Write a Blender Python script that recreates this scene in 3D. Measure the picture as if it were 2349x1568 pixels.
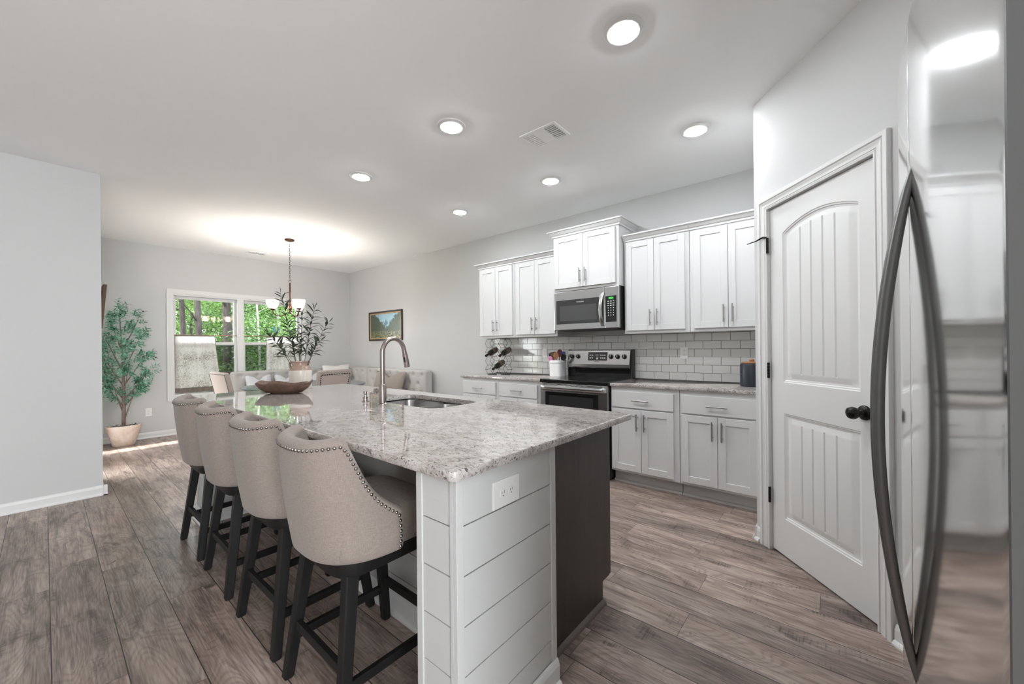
import bpy, bmesh, math, random
from mathutils import Vector, Matrix, noise

random.seed(7)
for o in list(bpy.data.objects):
    bpy.data.objects.remove(o)
SC = bpy.context.scene
COL = SC.collection
PI = math.pi

# ------------------------------------------------------------------ camera
CAM_R = Vector((0.64162183, -0.76695846, -0.00980556))
CAM_F = Vector((0.76699684, 0.64165083, 0.00024317))
CAM_U = Vector((0.00610524, -0.00767686, 0.99995189))
cam_data = bpy.data.cameras.new('camera')
cam = bpy.data.objects.new('camera', cam_data)
COL.objects.link(cam)
cam_data.sensor_width = 36.0
cam_data.sensor_fit = 'HORIZONTAL'
cam_data.lens = 36.0 * 897.99 / 2349.0
cam_data.shift_y = (797.01 - 784.0) / 2349.0
cam_data.clip_start = 0.02
cam_data.clip_end = 300
m = Matrix((CAM_R, CAM_U, -CAM_F)).transposed().to_4x4()
m.translation = (0, 0, 1.248)
cam.matrix_world = m
SC.camera = cam

# ------------------------------------------------------------------ world, sun, exposure
vs = SC.view_settings
vs.view_transform = 'Standard'
vs.look = 'None'
vs.gamma = 1.0
vs.use_curve_mapping = False
vs.exposure = 0.86
CAN = 152.0          # strength of the recessed ceiling lights
W = bpy.data.worlds.new('sky')
SC.world = W
W.use_nodes = True
bg = W.node_tree.nodes['Background']
bg.inputs[0].default_value = (0.93, 0.97, 1.0, 1)
bg.inputs[1].default_value = 10.0
sun_d = bpy.data.lights.new('sun', 'SUN')
sun = bpy.data.objects.new('sun', sun_d)
COL.objects.link(sun)
sun_d.energy = 9.0
sun_d.angle = 0.006
sun_d.color = (1.0, 0.97, 0.92)
sun.rotation_euler = Vector((0.75, 0.05, -0.66)).to_track_quat('-Z', 'Y').to_euler()
cy = SC.cycles
cy.max_bounces = 12
cy.diffuse_bounces = 8
cy.glossy_bounces = 5
cy.transmission_bounces = 6
cy.transparent_max_bounces = 12
cy.sample_clamp_indirect = 20.0
cy.caustics_reflective = False
cy.caustics_refractive = False
cy.use_denoising = True

def portal(loc, rot, sx, sy):
    d = bpy.data.lights.new('daylight_portal', 'AREA')
    d.shape = 'RECTANGLE'
    d.size = sx
    d.size_y = sy
    d.cycles.is_portal = True
    o = bpy.data.objects.new('daylight_portal', d)
    COL.objects.link(o)
    o.location = loc
    o.rotation_euler = rot
    return o
portal((2.15, 7.80, 1.32), (-PI / 2, 0, 0), 1.9, 1.6)      # dining window
portal((0.19, 5.875, 1.04), (0, -PI / 2, 0), 2.02, 0.55)       # added opening in the dining side wall
portal((-0.275, -3.12, 1.345), (PI / 2, 0, 0), 2.95, 2.61)       # added opening behind the camera

# ------------------------------------------------------------------ constants of the place
H = 2.795
XW = 3.992
YW = 7.634
YL = 4.947
XL = 0.324
CT = 0.914

# ------------------------------------------------------------------ mesh helpers
class MB:
    def __init__(s):
        s.v = []
        s.f = []
    def add(s, vs_, fs_):
        b = len(s.v)
        s.v += [tuple(p) for p in vs_]
        s.f += [tuple(i + b for i in f) for f in fs_]
        return s
    def box(s, x0, y0, z0, x1, y1, z1, mat=None):
        if x0 > x1: x0, x1 = x1, x0
        if y0 > y1: y0, y1 = y1, y0
        if z0 > z1: z0, z1 = z1, z0
        p = [(x0, y0, z0), (x1, y0, z0), (x1, y1, z0), (x0, y1, z0), (x0, y0, z1), (x1, y0, z1), (x1, y1, z1), (x0, y1, z1)]
        if mat: p = [mat @ Vector(q) for q in p]
        return s.add(p, [(0, 3, 2, 1), (4, 5, 6, 7), (0, 1, 5, 4), (1, 2, 6, 5), (2, 3, 7, 6), (3, 0, 4, 7)])
    def loft(s, rings, closed=True, cap0=True, cap1=True, loop=False):
        b = len(s.v)
        n = len(rings[0])
        for r in rings: s.v += [tuple(p) for p in r]
        m_ = len(rings)
        for i in range(m_ if loop else m_ - 1):
            i2 = (i + 1) % m_
            for j in range(n if closed else n - 1):
                j2 = (j + 1) % n
                s.f.append((b + i * n + j, b + i * n + j2, b + i2 * n + j2, b + i2 * n + j))
        if cap0 and closed and not loop: s.f.append(tuple(b + j for j in reversed(range(n))))
        if cap1 and closed and not loop: s.f.append(tuple(b + (m_ - 1) * n + j for j in range(n)))
        return s
    def prism(s, poly, z0, z1, mat=None):
        r0 = [Vector((x, y, z0)) for x, y in poly]
        r1 = [Vector((x, y, z1)) for x, y in poly]
        if mat:
            r0 = [mat @ p for p in r0]
            r1 = [mat @ p for p in r1]
        return s.loft([r0, r1])
    def cyl(s, p0, p1, r0, r1=None, seg=16):
        r1 = r0 if r1 is None else r1
        return s.tube([p0, p1], [r0, r1], seg)
    def tube(s, pts, rad, seg=10, loop=False, flat=1.0):
        pts = [Vector(p) for p in pts]
        if not isinstance(rad, (list, tuple)): rad = [rad] * len(pts)
        rings = []
        n = len(pts)
        up = None
        for i, p in enumerate(pts):
            if loop:
                t = pts[(i + 1) % n] - pts[i - 1]
            else:
                t = pts[min(i + 1, n - 1)] - pts[max(i - 1, 0)]
            if t.length < 1e-9: t = Vector((0, 0, 1))
            t.normalize()
            if up is None:
                up = Vector((0, 0, 1)) if abs(t.z) < 0.9 else Vector((1, 0, 0))
            a = up - t * up.dot(t)
            if a.length < 1e-6:
                a = t.orthogonal()
            a.normalize()
            up = a
            c = t.cross(a)
            rings.append([p + (a * math.cos(q) * flat + c * math.sin(q)) * rad[i] for q in [2 * PI * k / seg for k in range(seg)]])
        return s.loft(rings, loop=loop)
    def lathe(s, prof, c=(0, 0, 0), seg=24, mat=None, sx=1.0, sy=1.0, loop=False):
        rings = []
        for r, z in prof:
            ring = [Vector((r * sx * math.cos(2 * PI * k / seg), r * sy * math.sin(2 * PI * k / seg), z)) for k in range(seg)]
            if mat: ring = [mat @ p for p in ring]
            rings.append([p + Vector(c) for p in ring])
        return s.loft(rings, loop=loop)
    def grid(s, fn, nu, nv):
        b = len(s.v)
        for i in range(nu + 1):
            for j in range(nv + 1):
                s.v.append(tuple(fn(i / nu, j / nv)))
        for i in range(nu):
            for j in range(nv):
                a = b + i * (nv + 1) + j
                s.f.append((a, a + nv + 1, a + nv + 2, a + 1))
        return s

MATS = {}
def link_obj(o, parent=None):
    COL.objects.link(o)
    if parent is not None:
        o.parent = parent
    return o

def build(mb, name, mat, parent=None, world=True, smooth=None, bevel=0.0, segs=2, recalc=True):
    """one mesh object; world=True: vertices are world coordinates and are moved into the parent's (unrotated) frame"""
    me = bpy.data.meshes.new(name)
    off = Vector((0, 0, 0))
    if parent is not None and world:
        q = parent
        while q is not None:
            off += q.location
            q = q.parent
    vv = [tuple(Vector(p) - off) for p in mb.v] if off.length > 0 else mb.v
    me.from_pydata(vv, [], mb.f)
    if recalc:
        bm = bmesh.new()
        bm.from_mesh(me)
        bmesh.ops.recalc_face_normals(bm, faces=bm.faces)
        bm.to_mesh(me)
        bm.free()
    me.materials.append(mat)
    if smooth is not None:
        me.polygons.foreach_set('use_smooth', [True] * len(me.polygons))
        me.set_sharp_from_angle(angle=math.radians(smooth))
    o = bpy.data.objects.new(name, me)
    link_obj(o, parent)
    if bevel > 0:
        b = o.modifiers.new('edge', 'BEVEL')
        b.width = bevel
        b.segments = segs
        b.limit_method = 'ANGLE'
        b.angle_limit = math.radians(35)
        b.harden_normals = False
    return o

def thing(name, label, cat, loc=(0, 0, 0), rz=0.0, group=None):
    o = bpy.data.objects.new(name, None)
    o.empty_display_size = 0.1
    COL.objects.link(o)
    o.location = loc
    o.rotation_euler = (0, 0, rz)
    o['label'] = label
    o['category'] = cat
    if group: o['group'] = group
    return o
def tag(o, label, cat, group=None):
    o['label'] = label
    o['category'] = cat
    if group: o['group'] = group
    return o
def struct(o, label=None):
    o['kind'] = 'structure'
    if label: o['label'] = label
    return o
def dup(root, loc, rz, label, group=None):
    r = root.copy()
    COL.objects.link(r)
    r.location = loc
    r.rotation_euler = (0, 0, rz)
    r['label'] = label
    if group: r['group'] = group
    for ch in list(root.children):
        c = ch.copy()
        COL.objects.link(c)
        c.parent = r
        for g in list(ch.children):
            d = g.copy()
            COL.objects.link(d)
            d.parent = c
    return r

# ------------------------------------------------------------------ materials
def lin(c):
    return tuple(((x / 255) / 12.92 if x / 255 <= 0.04045 else ((x / 255 + 0.055) / 1.055) ** 2.4) for x in c)
def pmat(name, col, rough=0.5, metal=0.0, spec=0.5, **kw):
    mt = bpy.data.materials.new(name)
    mt.use_nodes = True
    b = mt.node_tree.nodes['Principled BSDF']
    b.inputs['Base Color'].default_value = (*col, 1)
    b.inputs['Roughness'].default_value = rough
    b.inputs['Metallic'].default_value = metal
    b.inputs['Specular IOR Level'].default_value = spec
    for k, v in kw.items():
        b.inputs[k.replace('_', ' ')].default_value = v
    return mt
class NT:
    """small helper for node trees"""
    def __init__(s, mt):
        s.t = mt.node_tree
        s.b = s.t.nodes['Principled BSDF']
    def n(s, typ, **kw):
        nd = s.t.nodes.new(typ)
        for k, v in kw.items():
            if hasattr(nd, k): setattr(nd, k, v)
        return nd
    def l(s, a, b):
        s.t.links.new(a, b)
    def coord(s, kind='Object', scale=(1, 1, 1), rot=(0, 0, 0)):
        tc = s.n('ShaderNodeTexCoord')
        mp = s.n('ShaderNodeMapping')
        mp.inputs['Scale'].default_value = scale
        mp.inputs['Rotation'].default_value = rot
        s.l(tc.outputs[kind], mp.inputs['Vector'])
        return mp.outputs['Vector']
    def noise(s, vec, scale, detail=3, rough=0.55, dist=0.0):
        nd = s.n('ShaderNodeTexNoise')
        nd.inputs['Scale'].default_value = scale
        nd.inputs['Detail'].default_value = detail
        nd.inputs['Roughness'].default_value = rough
        nd.inputs['Distortion'].default_value = dist
        s.l(vec, nd.inputs['Vector'])
        return nd.outputs['Fac']
    def ramp(s, fac, stops, interp='LINEAR'):
        r = s.n('ShaderNodeValToRGB')
        r.color_ramp.interpolation = interp
        e = r.color_ramp.elements
        while len(e) < len(stops): e.new(0.5)
        for i, (p, c) in enumerate(stops):
            e[i].position = p
            e[i].color = (*c, 1) if len(c) == 3 else c
        s.l(fac, r.inputs['Fac'])
        return r.outputs['Color']
    def mix(s, fac, a, b, mode='MIX'):
        mx = s.n('ShaderNodeMix')
        mx.data_type = 'RGBA'
        mx.blend_type = mode
        for sock, val in ((mx.inputs[0], fac), (mx.inputs[6], a), (mx.inputs[7], b)):
            if isinstance(val, (int, float)): sock.default_value = val
            elif isinstance(val, tuple): sock.default_value = (*val, 1) if len(val) == 3 else val
            else: s.l(val, sock)
        return mx.outputs[2]
    def math(s, op, a, b=0.0, c=None):
        nd = s.n('ShaderNodeMath')
        nd.operation = op
        for i, v in enumerate((a, b, c)):
            if v is None: continue
            if isinstance(v, (int, float)): nd.inputs[i].default_value = v
            else: s.l(v, nd.inputs[i])
        return nd.outputs[0]
    def bump(s, h, strength=0.2, dist=0.01):
        bp = s.n('ShaderNodeBump')
        bp.inputs['Strength'].default_value = strength
        bp.inputs['Distance'].default_value = dist
        s.l(h, bp.inputs['Height'])
        s.l(bp.outputs['Normal'], s.b.inputs['Normal'])
    def base(s, c):
        s.l(c, s.b.inputs['Base Color'])
    def rough(s, c):
        s.l(c, s.b.inputs['Roughness'])

def m_paint(name, col, rough=0.6, bumps=0.03, scale=220):
    mt = pmat(name, col, rough, spec=0.3)
    t = NT(mt)
    v = t.coord()
    f = t.noise(v, 3.0, 2)
    t.base(t.mix(t.math('MULTIPLY', f, 0.06), col, tuple(c * 0.9 for c in col)))
    t.bump(t.noise(v, scale, 2), bumps, 0.002)
    return mt
M_wall = m_paint('wall_paint', (0.575, 0.577, 0.573), 0.75, 0.05)
M_ceil = m_paint('ceiling_paint', (0.93, 0.94, 0.945), 0.85, 0.05)
M_trim = m_paint('trim_paint', (0.71, 0.712, 0.705), 0.35, 0.01, 60)
M_cab = m_paint('cabinet_paint', (0.665, 0.668, 0.664), 0.32, 0.006, 90)
M_toe = m_paint('toe_kick_paint', (0.55, 0.55, 0.54), 0.5)
M_ship = None
def mk_ship():
    mt = pmat('shiplap_paint', (0.72, 0.722, 0.71), 0.42, spec=0.35)
    t = NT(mt)
    v = t.coord(scale=(1, 1, 9))
    f = t.noise(v, 7, 4, 0.6, 0.8)
    t.base(t.mix(t.math('MULTIPLY', f, 0.12), (0.585, 0.59, 0.58), (0.50, 0.503, 0.495)))
    t.bump(f, 0.12, 0.004)
    return mt
M_ship = mk_ship()

def mk_floor():
    mt = pmat('plank_floor', (0.2, 0.17, 0.15), 0.4, spec=0.45)
    t = NT(mt)
    uv = t.n('ShaderNodeUVMap')
    uv.uv_map = 'plank'
    at = t.n('ShaderNodeAttribute')
    at.attribute_name = 'tone'
    sep = t.n('ShaderNodeSeparateXYZ')
    t.l(uv.outputs['UV'], sep.inputs[0])
    u, vv = sep.outputs[0], sep.outputs[1]
    asep = t.n('ShaderNodeSeparateColor')
    t.l(at.outputs['Color'], asep.inputs[0])
    ra, rb = asep.outputs[0], asep.outputs[1]
    # each plank reads its own stretch of the grain
    comb = t.n('ShaderNodeCombineXYZ')
    t.l(t.math('ADD', u, t.math('MULTIPLY', ra, 37.0)), comb.inputs[0])
    t.l(t.math('ADD', vv, t.math('MULTIPLY', rb, 53.0)), comb.inputs[1])
    def mp(sx, sy):
        q = t.n('ShaderNodeMapping')
        q.inputs['Scale'].default_value = (sx, sy, 1)
        t.l(comb.outputs[0], q.inputs[0])
        return q.outputs[0]
    broad = t.noise(mp(5.0, 1.4), 1.0, 3, 0.55, 1.0)
    # cathedral rings: iso-lines of a stretched, warped field
    field = t.noise(mp(5.5, 1.5), 1.0, 1.5, 0.45, 0.5)
    rings = t.math('SINE', t.math('MULTIPLY', field, 150.0))
    rings = t.math('MULTIPLY_ADD', rings, 0.5, 0.5)
    fine = t.noise(mp(170.0, 7.0), 1.0, 3, 0.6)
    wisp = t.noise(mp(30.0, 1.7), 1.0, 4, 0.7, 0.7)
    dark = t.noise(mp(7.0, 2.6), 1.0, 4, 0.65, 1.2)
    knots = t.noise(mp(13.0, 8.0), 1.0, 2, 0.5, 0.6)
    saw = t.noise(mp(6.0, 110.0), 1.0, 2, 0.5)
    c = t.ramp(broad, [(0.30, lin((112, 95, 87))), (0.5, lin((156, 138, 128))), (0.70, lin((190, 173, 163)))])
    c = t.mix(t.math('MULTIPLY', t.math('POWER', rings, 2.0), 0.36), c, lin((88, 74, 68)))
    c = t.mix(t.ramp(wisp, [(0.47, (0, 0, 0)), (0.68, (0.8, 0.8, 0.8))]), c, lin((84, 72, 67)))
    c = t.mix(t.ramp(fine, [(0.45, (0, 0, 0)), (0.75, (0.45, 0.45, 0.45))]), c, lin((210, 196, 187)))
    c = t.mix(t.ramp(dark, [(0.57, (0, 0, 0)), (0.72, (0.75, 0.75, 0.75))]), c, lin((80, 70, 67)))
    sawm = t.math('MULTIPLY', t.ramp(dark, [(0.54, (0, 0, 0)), (0.66, (1, 1, 1))]), t.ramp(saw, [(0.52, (0, 0, 0)), (0.6, (0.6, 0.6, 0.6))]))
    c = t.mix(sawm, c, lin((56, 48, 46)))
    c = t.mix(t.ramp(knots, [(0.72, (0, 0, 0)), (0.79, (0.8, 0.8, 0.8))]), c, lin((48, 40, 38)))
    c = t.mix(1.0, c, t.ramp(ra, [(0.0, (0.72, 0.72, 0.72)), (0.5, (0.92, 0.915, 0.91)), (1.0, (1.10, 1.08, 1.065))]), 'MULTIPLY')
    # joints
    du = t.math('MINIMUM', u, t.math('SUBTRACT', 0.1915, u))
    dj = t.math('MINIMUM', du, vv)
    joint = t.math('LESS_THAN', dj, 0.0017)
    c = t.mix(joint, c, lin((38, 33, 31)))
    t.base(c)
    t.rough(t.math('MULTIPLY_ADD', wisp, 0.25, 0.24))
    hgt = t.math('ADD', t.math('MULTIPLY', fine, 0.3), t.math('MULTIPLY', rings, 0.35))
    hgt = t.math('SUBTRACT', hgt, t.math('MULTIPLY', t.math('LESS_THAN', dj, 0.0025), 1.2))
    t.bump(hgt, 0.22, 0.0025)
    return mt
M_floor = mk_floor()

def mk_granite():
    mt = pmat('granite', (0.5, 0.47, 0.45), 0.045, spec=0.6)
    t = NT(mt)
    v = t.coord(scale=(1.0, 0.62, 1.0), rot=(0, 0, 0.5))
    v2 = t.coord(scale=(1, 1, 1))
    big = t.noise(v, 4.0, 4, 0.6, 0.8)
    mid = t.noise(v, 26, 5, 0.7, 0.6)
    spk = t.noise(v, 120, 3, 0.6, 0.9)
    sp2 = t.noise(v2, 210, 2, 0.5)
    sp3 = t.noise(v, 60, 3, 0.6, 1.2)
    c = t.ramp(big, [(0.3, lin((176, 170, 166))), (0.5, lin((198, 192, 188))), (0.66, lin((172, 160, 154)))])
    c = t.mix(t.ramp(mid, [(0.47, (0, 0, 0)), (0.68, (0.85, 0.85, 0.85))]), c, lin((136, 126, 120)))
    c = t.mix(t.ramp(sp2, [(0.55, (0, 0, 0)), (0.70, (0.55, 0.55, 0.55))]), c, lin((224, 221, 218)))
    c = t.mix(t.ramp(sp3, [(0.60, (0, 0, 0)), (0.68, (0.6, 0.6, 0.6))]), c, lin((104, 96, 92)))
    c = t.mix(t.ramp(spk, [(0.575, (0, 0, 0)), (0.635, (0.92, 0.92, 0.92))]), c, lin((60, 55, 54)))
    t.base(c)
    t.b.inputs['Coat Weight'].default_value = 0.5
    t.b.inputs['Coat Roughness'].default_value = 0.02
    return mt
M_granite = mk_granite()

def mk_steel(name, col, rough, axis=2, amp=0.12):
    mt = pmat(name, col, rough, metal=1.0)
    t = NT(mt)
    sc = [1.5, 1.5, 1.5]
    for i in range(3):
        if i != axis: sc[i] = 260
    v = t.coord(scale=tuple(sc))
    f = t.noise(v, 1.0, 2, 0.5)
    t.rough(t.math('MULTIPLY_ADD', f, amp, rough - amp / 3))
    return mt
M_steel = mk_steel('stainless_horizontal', (0.58, 0.58, 0.575), 0.22, 1, 0.04)
M_fridge = mk_steel('stainless_vertical', (0.78, 0.78, 0.775), 0.085, 2, 0.02)
M_fridge.node_tree.nodes['Principled BSDF'].inputs['Anisotropic'].default_value = 0.25
M_fside = pmat('appliance_grey', (0.075, 0.075, 0.074), 0.55)
M_handle = mk_steel('dark_steel_handle', (0.16, 0.16, 0.158), 0.38, 2)
M_nickel = mk_steel('brushed_nickel', (0.42, 0.41, 0.40), 0.3, 2)
M_bronze = mk_steel('spot_resist_bronze', (0.40, 0.34, 0.315), 0.22, 2)
M_sink = mk_steel('sink_steel', (0.40, 0.395, 0.385), 0.28, 1)
M_black = pmat('black_gloss', (0.012, 0.012, 0.012), 0.08)
M_blackm = pmat('black_plastic', (0.018, 0.018, 0.018), 0.4)
M_orb = pmat('oil_rubbed_bronze', (0.015, 0.014, 0.013), 0.28, metal=0.6)
M_glassdark = pmat('dark_oven_glass', (0.03, 0.03, 0.03), 0.06, spec=0.7)
M_whitepl = pmat('white_plastic', (0.80, 0.80, 0.785), 0.35)
M_vent = pmat('vent_enamel', (0.92, 0.92, 0.91), 0.4)
M_slot = pmat('slot_dark', (0.05, 0.05, 0.05), 0.6)

def mk_wood(name, c0, c1, axis=2, rough=0.5, scale=1.0):
    mt = pmat(name, c0, rough)
    t = NT(mt)
    sc = [18 * scale] * 3
    sc[axis] = 1.6 * scale
    v = t.coord(scale=tuple(sc))
    f = t.noise(v, 1.0, 4, 0.6, 0.9)
    f2 = t.noise(v, 6.0, 2, 0.6)
    c = t.mix(t.ramp(f, [(0.3, (0, 0, 0)), (0.7, (1, 1, 1))]), c0, c1)
    c = t.mix(t.math('MULTIPLY', f2, 0.3), c, tuple(x * 0.6 for x in c0))
    t.base(c)
    t.bump(f, 0.08, 0.003)
    return mt
M_darkcab = mk_wood('espresso_panel', lin((70, 61, 57)), lin((52, 45, 43)), 2, 0.42)
M_quarter = mk_wood('quarter_round_wood', lin((104, 93, 87)), lin((84, 74, 69)), 0, 0.5)
M_legwood = mk_wood('black_stained_wood', (0.013, 0.012, 0.012), (0.005, 0.005, 0.005), 2, 0.5, 2.0)
M_legwood.node_tree.nodes['Principled BSDF'].inputs['Specular IOR Level'].default_value = 0.3
M_bowl = mk_wood('bowl_wood', lin((120, 92, 75)), lin((66, 49, 40)), 1, 0.55, 1.4)
M_framewood = mk_wood('frame_wood', lin((120, 92, 70)), lin((78, 56, 42)), 2, 0.55)
M_tablet = mk_wood('table_top', lin((96, 106, 112)), lin((76, 86, 92)), 1, 0.16)
M_lidwood = mk_wood('lid_wood', lin((188, 140, 100)), lin((160, 112, 76)), 0, 0.5)

def mk_fabric(name, c0, c1, scale=1.0, bump=0.25):
    mt = pmat(name, c0, 0.9, spec=0.15)
    t = NT(mt)
    va = t.coord(scale=(60 * scale, 60 * scale, 900 * scale))
    vb = t.coord(scale=(900 * scale, 900 * scale, 60 * scale))
    a = t.noise(va, 1.0, 2, 0.6)
    b = t.noise(vb, 1.0, 2, 0.6)
    f = t.math('MULTIPLY', t.math('ADD', a, b), 0.5)
    big = t.noise(t.coord(), 5, 2)
    c = t.mix(t.ramp(f, [(0.36, (0, 0, 0)), (0.64, (1, 1, 1))]), c0, c1)
    c = t.mix(t.math('MULTIPLY', big, 0.15), c, tuple(x * 0.8 for x in c0))
    t.base(c)
    t.b.inputs['Sheen Weight'].default_value = 0.15
    t.bump(f, bump, 0.002)
    return mt
M_linen = mk_fabric('taupe_linen', lin((131, 120, 113)), lin((158, 147, 140)))
M_linen2 = mk_fabric('grey_taupe_linen', lin((166, 152, 144)), lin((188, 175, 167)))
M_grey = mk_fabric('light_grey_upholstery', lin((176, 174, 171)), lin((196, 194, 190)), 1.0, 0.12)
M_pilgrey = mk_fabric('pale_pillow_cloth', lin((190, 193, 198)), lin((214, 216, 220)))
M_pilwhite = mk_fabric('white_pillow_cloth', lin((214, 212, 208)), lin((228, 226, 223)))
M_piltan = mk_fabric('tan_pillow_cloth', lin((142, 131, 122)), lin((162, 151, 142)))
M_nail = pmat('pewter_nail', (0.30, 0.28, 0.265), 0.24, metal=1.0)
M_naildark = pmat('dark_bronze_nail', (0.03, 0.028, 0.026), 0.35, metal=0.8)

def mk_tile():
    mt = pmat('subway_tile', (0.66, 0.66, 0.645), 0.10, spec=0.5)
    t = NT(mt)
    f = t.noise(t.coord(), 7, 2)
    t.base(t.mix(t.math('MULTIPLY', f, 0.2), (0.68, 0.68, 0.665), (0.60, 0.60, 0.585)))
    t.bump(f, 0.06, 0.01)
    return mt
M_tile = mk_tile()
M_grout = m_paint('grout', (0.20, 0.20, 0.195), 0.9)

def mk_glass(name, tint=(1, 1, 1), gloss_rough=0.0):
    mt = bpy.data.materials.new(name)
    mt.use_nodes = True
    nt = mt.node_tree
    nt.nodes.remove(nt.nodes['Principled BSDF'])
    tr = nt.nodes.new('ShaderNodeBsdfTransparent')
    tr.inputs[0].default_value = (*tint, 1)
    gl = nt.nodes.new('ShaderNodeBsdfGlossy')
    gl.inputs['Roughness'].default_value = gloss_rough
    fr = nt.nodes.new('ShaderNodeFresnel')
    fr.inputs[0].default_value = 1.5
    mx = nt.nodes.new('ShaderNodeMixShader')
    nt.links.new(fr.outputs[0], mx.inputs[0])
    nt.links.new(tr.outputs[0], mx.inputs[1])
    nt.links.new(gl.outputs[0], mx.inputs[2])
    nt.links.new(mx.outputs[0], nt.nodes['Material Output'].inputs[0])
    return mt
M_pane = mk_glass('window_glass', (0.97, 0.98, 0.97))
M_screen = mk_glass('screened_glass', (0.55, 0.57, 0.56))

def mk_emit(name, col, st):
    mt = pmat(name, col, 0.4)
    b = mt.node_tree.nodes['Principled BSDF']
    b.inputs['Emission Color'].default_value = (*col, 1)
    b.inputs['Emission Strength'].default_value = st
    return mt
M_lens = mk_emit('led_lens', (0.935, 0.968, 1.0), CAN)
M_shade = mk_emit('lit_frosted_glass', (1.0, 0.86, 0.74), 0.9)
def see_thru(mt, k):
    t = NT(mt)
    tr = t.n('ShaderNodeBsdfTransparent')
    mx = t.n('ShaderNodeMixShader')
    mx.inputs[0].default_value = k
    t.l(t.b.outputs[0], mx.inputs[1])
    t.l(tr.outputs[0], mx.inputs[2])
    t.l(mx.outputs[0], t.t.nodes['Material Output'].inputs[0])
see_thru(M_shade, 0.5)
M_bulb = mk_emit('warm_bulb', (1.0, 0.965, 0.92), 330.0)
M_green = mk_emit('green_digits', (0.1, 0.9, 0.15), 1.2)
M_glyph = pmat('white_print', (0.75, 0.75, 0.74), 0.5)

def mk_leaf(name, c0, c1, trans=0.3, rough=0.45, scale=9):
    mt = pmat(name, c0, rough, spec=0.4)
    t = NT(mt)
    f = t.noise(t.coord(), scale, 2, 0.6)
    c = t.ramp(f, [(0.34, c0), (0.66, c1)])
    t.base(c)
    tl = t.n('ShaderNodeBsdfTranslucent')
    t.l(c, tl.inputs[0])
    mx = t.n('ShaderNodeMixShader')
    mx.inputs[0].default_value = trans
    t.l(t.b.outputs[0], mx.inputs[1])
    t.l(tl.outputs[0], mx.inputs[2])
    t.l(mx.outputs[0], t.t.nodes['Material Output'].inputs[0])
    return mt
M_olive = mk_leaf('olive_leaf', lin((58, 116, 86)), lin((152, 208, 182)), 0.35, 0.3, 16)
M_stemleaf = mk_leaf('dark_leaf', lin((44, 54, 46)), lin((84, 94, 74)), 0.1, 0.5, 22)
M_tree1 = mk_leaf('tree_leaf_bright', (0.012, 0.040, 0.004), (0.072, 0.155, 0.020), 0.35, 0.6, 1.6)
M_tree2 = mk_leaf('tree_leaf_mid', (0.006, 0.022, 0.004), (0.036, 0.085, 0.014), 0.3, 0.6, 1.4)
M_tree3 = mk_leaf('tree_leaf_dark', (0.004, 0.010, 0.005), (0.018, 0.036, 0.014), 0.2, 0.7, 1.2)

def mk_bark(name, c0, c1):
    mt = pmat(name, c0, 0.9, spec=0.1)
    t = NT(mt)
    f = t.noise(t.coord(scale=(12, 12, 3)), 1.6, 4, 0.7, 0.6)
    t.base(t.ramp(f, [(0.35, c0), (0.65, c1)]))
    t.bump(f, 0.5, 0.03)
    return mt
M_bark = mk_bark('bark', (0.008, 0.0065, 0.006), (0.028, 0.023, 0.022))
M_barkpale = mk_bark('pale_bark', (0.10, 0.10, 0.088), (0.19, 0.185, 0.17))
M_trunk = mk_bark('faux_trunk', lin((98, 84, 76)), lin((136, 122, 114)))
M_twig = mk_bark('dark_twig', lin((38, 36, 34)), lin((66, 56, 50)))

# ------------------------------------------------------------------ SETTING
def floor_mesh():
    me = bpy.data.meshes.new('floor')
    Wd = 0.1915
    x_first = 0.0112 - Wd * 22
    rows = 43
    V, F, UV, TN = [], [], [], []
    rnd = random.Random(3)
    known = {21: 3.20, 22: 3.485, 23: 3.22, 24: 2.595, 32: 0.955, 33: 0.561, 34: 0.08, 35: 1.103, 36: 0.618, 37: 1.24, 38: 0.67}
    L = 1.36
    for i in range(rows):
        x0 = x_first + i * Wd
        x1 = min(x0 + Wd, XW + 0.02)
        if x0 > XW: break
        s = known.get(i, rnd.uniform(0, L))
        y = s - L * math.ceil((s + 3.2) / L)
        while y < YW + 0.05:
            y0, y1 = max(y, -3.1), min(y + L, YW + 0.02)
            if y1 - y0 > 0.01:
                b = len(V)
                V += [(x0, y0, 0), (x1, y0, 0), (x1, y1, 0), (x0, y1, 0)]
                F.append((b, b + 1, b + 2, b + 3))
                UV += [(0, y0 - y), (x1 - x0, y0 - y), (x1 - x0, y1 - y), (0, y1 - y)]
                TN.append((rnd.random(), rnd.random()))
            y += L
    # closed slab underneath
    b = len(V)
    V += [(-4.1, -3.1, -0.12), (XW + 0.02, -3.1, -0.12), (XW + 0.02, YW + 0.02, -0.12), (-4.1, YW + 0.02, -0.12)]
    F.append((b + 3, b + 2, b + 1, b))
    UV += [(0.05, 0.5)] * 4
    TN.append((0.5, 0.5))
    me.from_pydata(V, [], F)
    uvl = me.uv_layers.new(name='plank')
    for k, uv in enumerate(UV): uvl.data[k].uv = uv
    ca = me.color_attributes.new('tone', 'FLOAT_COLOR', 'CORNER')
    for k, (a, c) in enumerate(TN):
        for j in range(4): ca.data[k * 4 + j].color = (a, c, 0, 1)
    me.materials.append(M_floor)
    o = bpy.data.objects.new('floor', me)
    COL.objects.link(o)
    return o
struct(floor_mesh(), 'grey-brown wood plank floor')
struct(build(MB().prism([(-4.1, -3.1), (XW + 0.15, -3.1), (XW + 0.15, YW + 0.15), (XL - 0.12, YW + 0.15), (XL - 0.12, YL + 0.12), (-4.1, YL + 0.12)], H, H + 0.12), 'ceiling', M_ceil), 'smooth pale grey ceiling')
struct(build(MB().box(XW, -3.1, 0, XW + 0.15, YW + 0.15, H), 'wall_right', M_wall))
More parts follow.
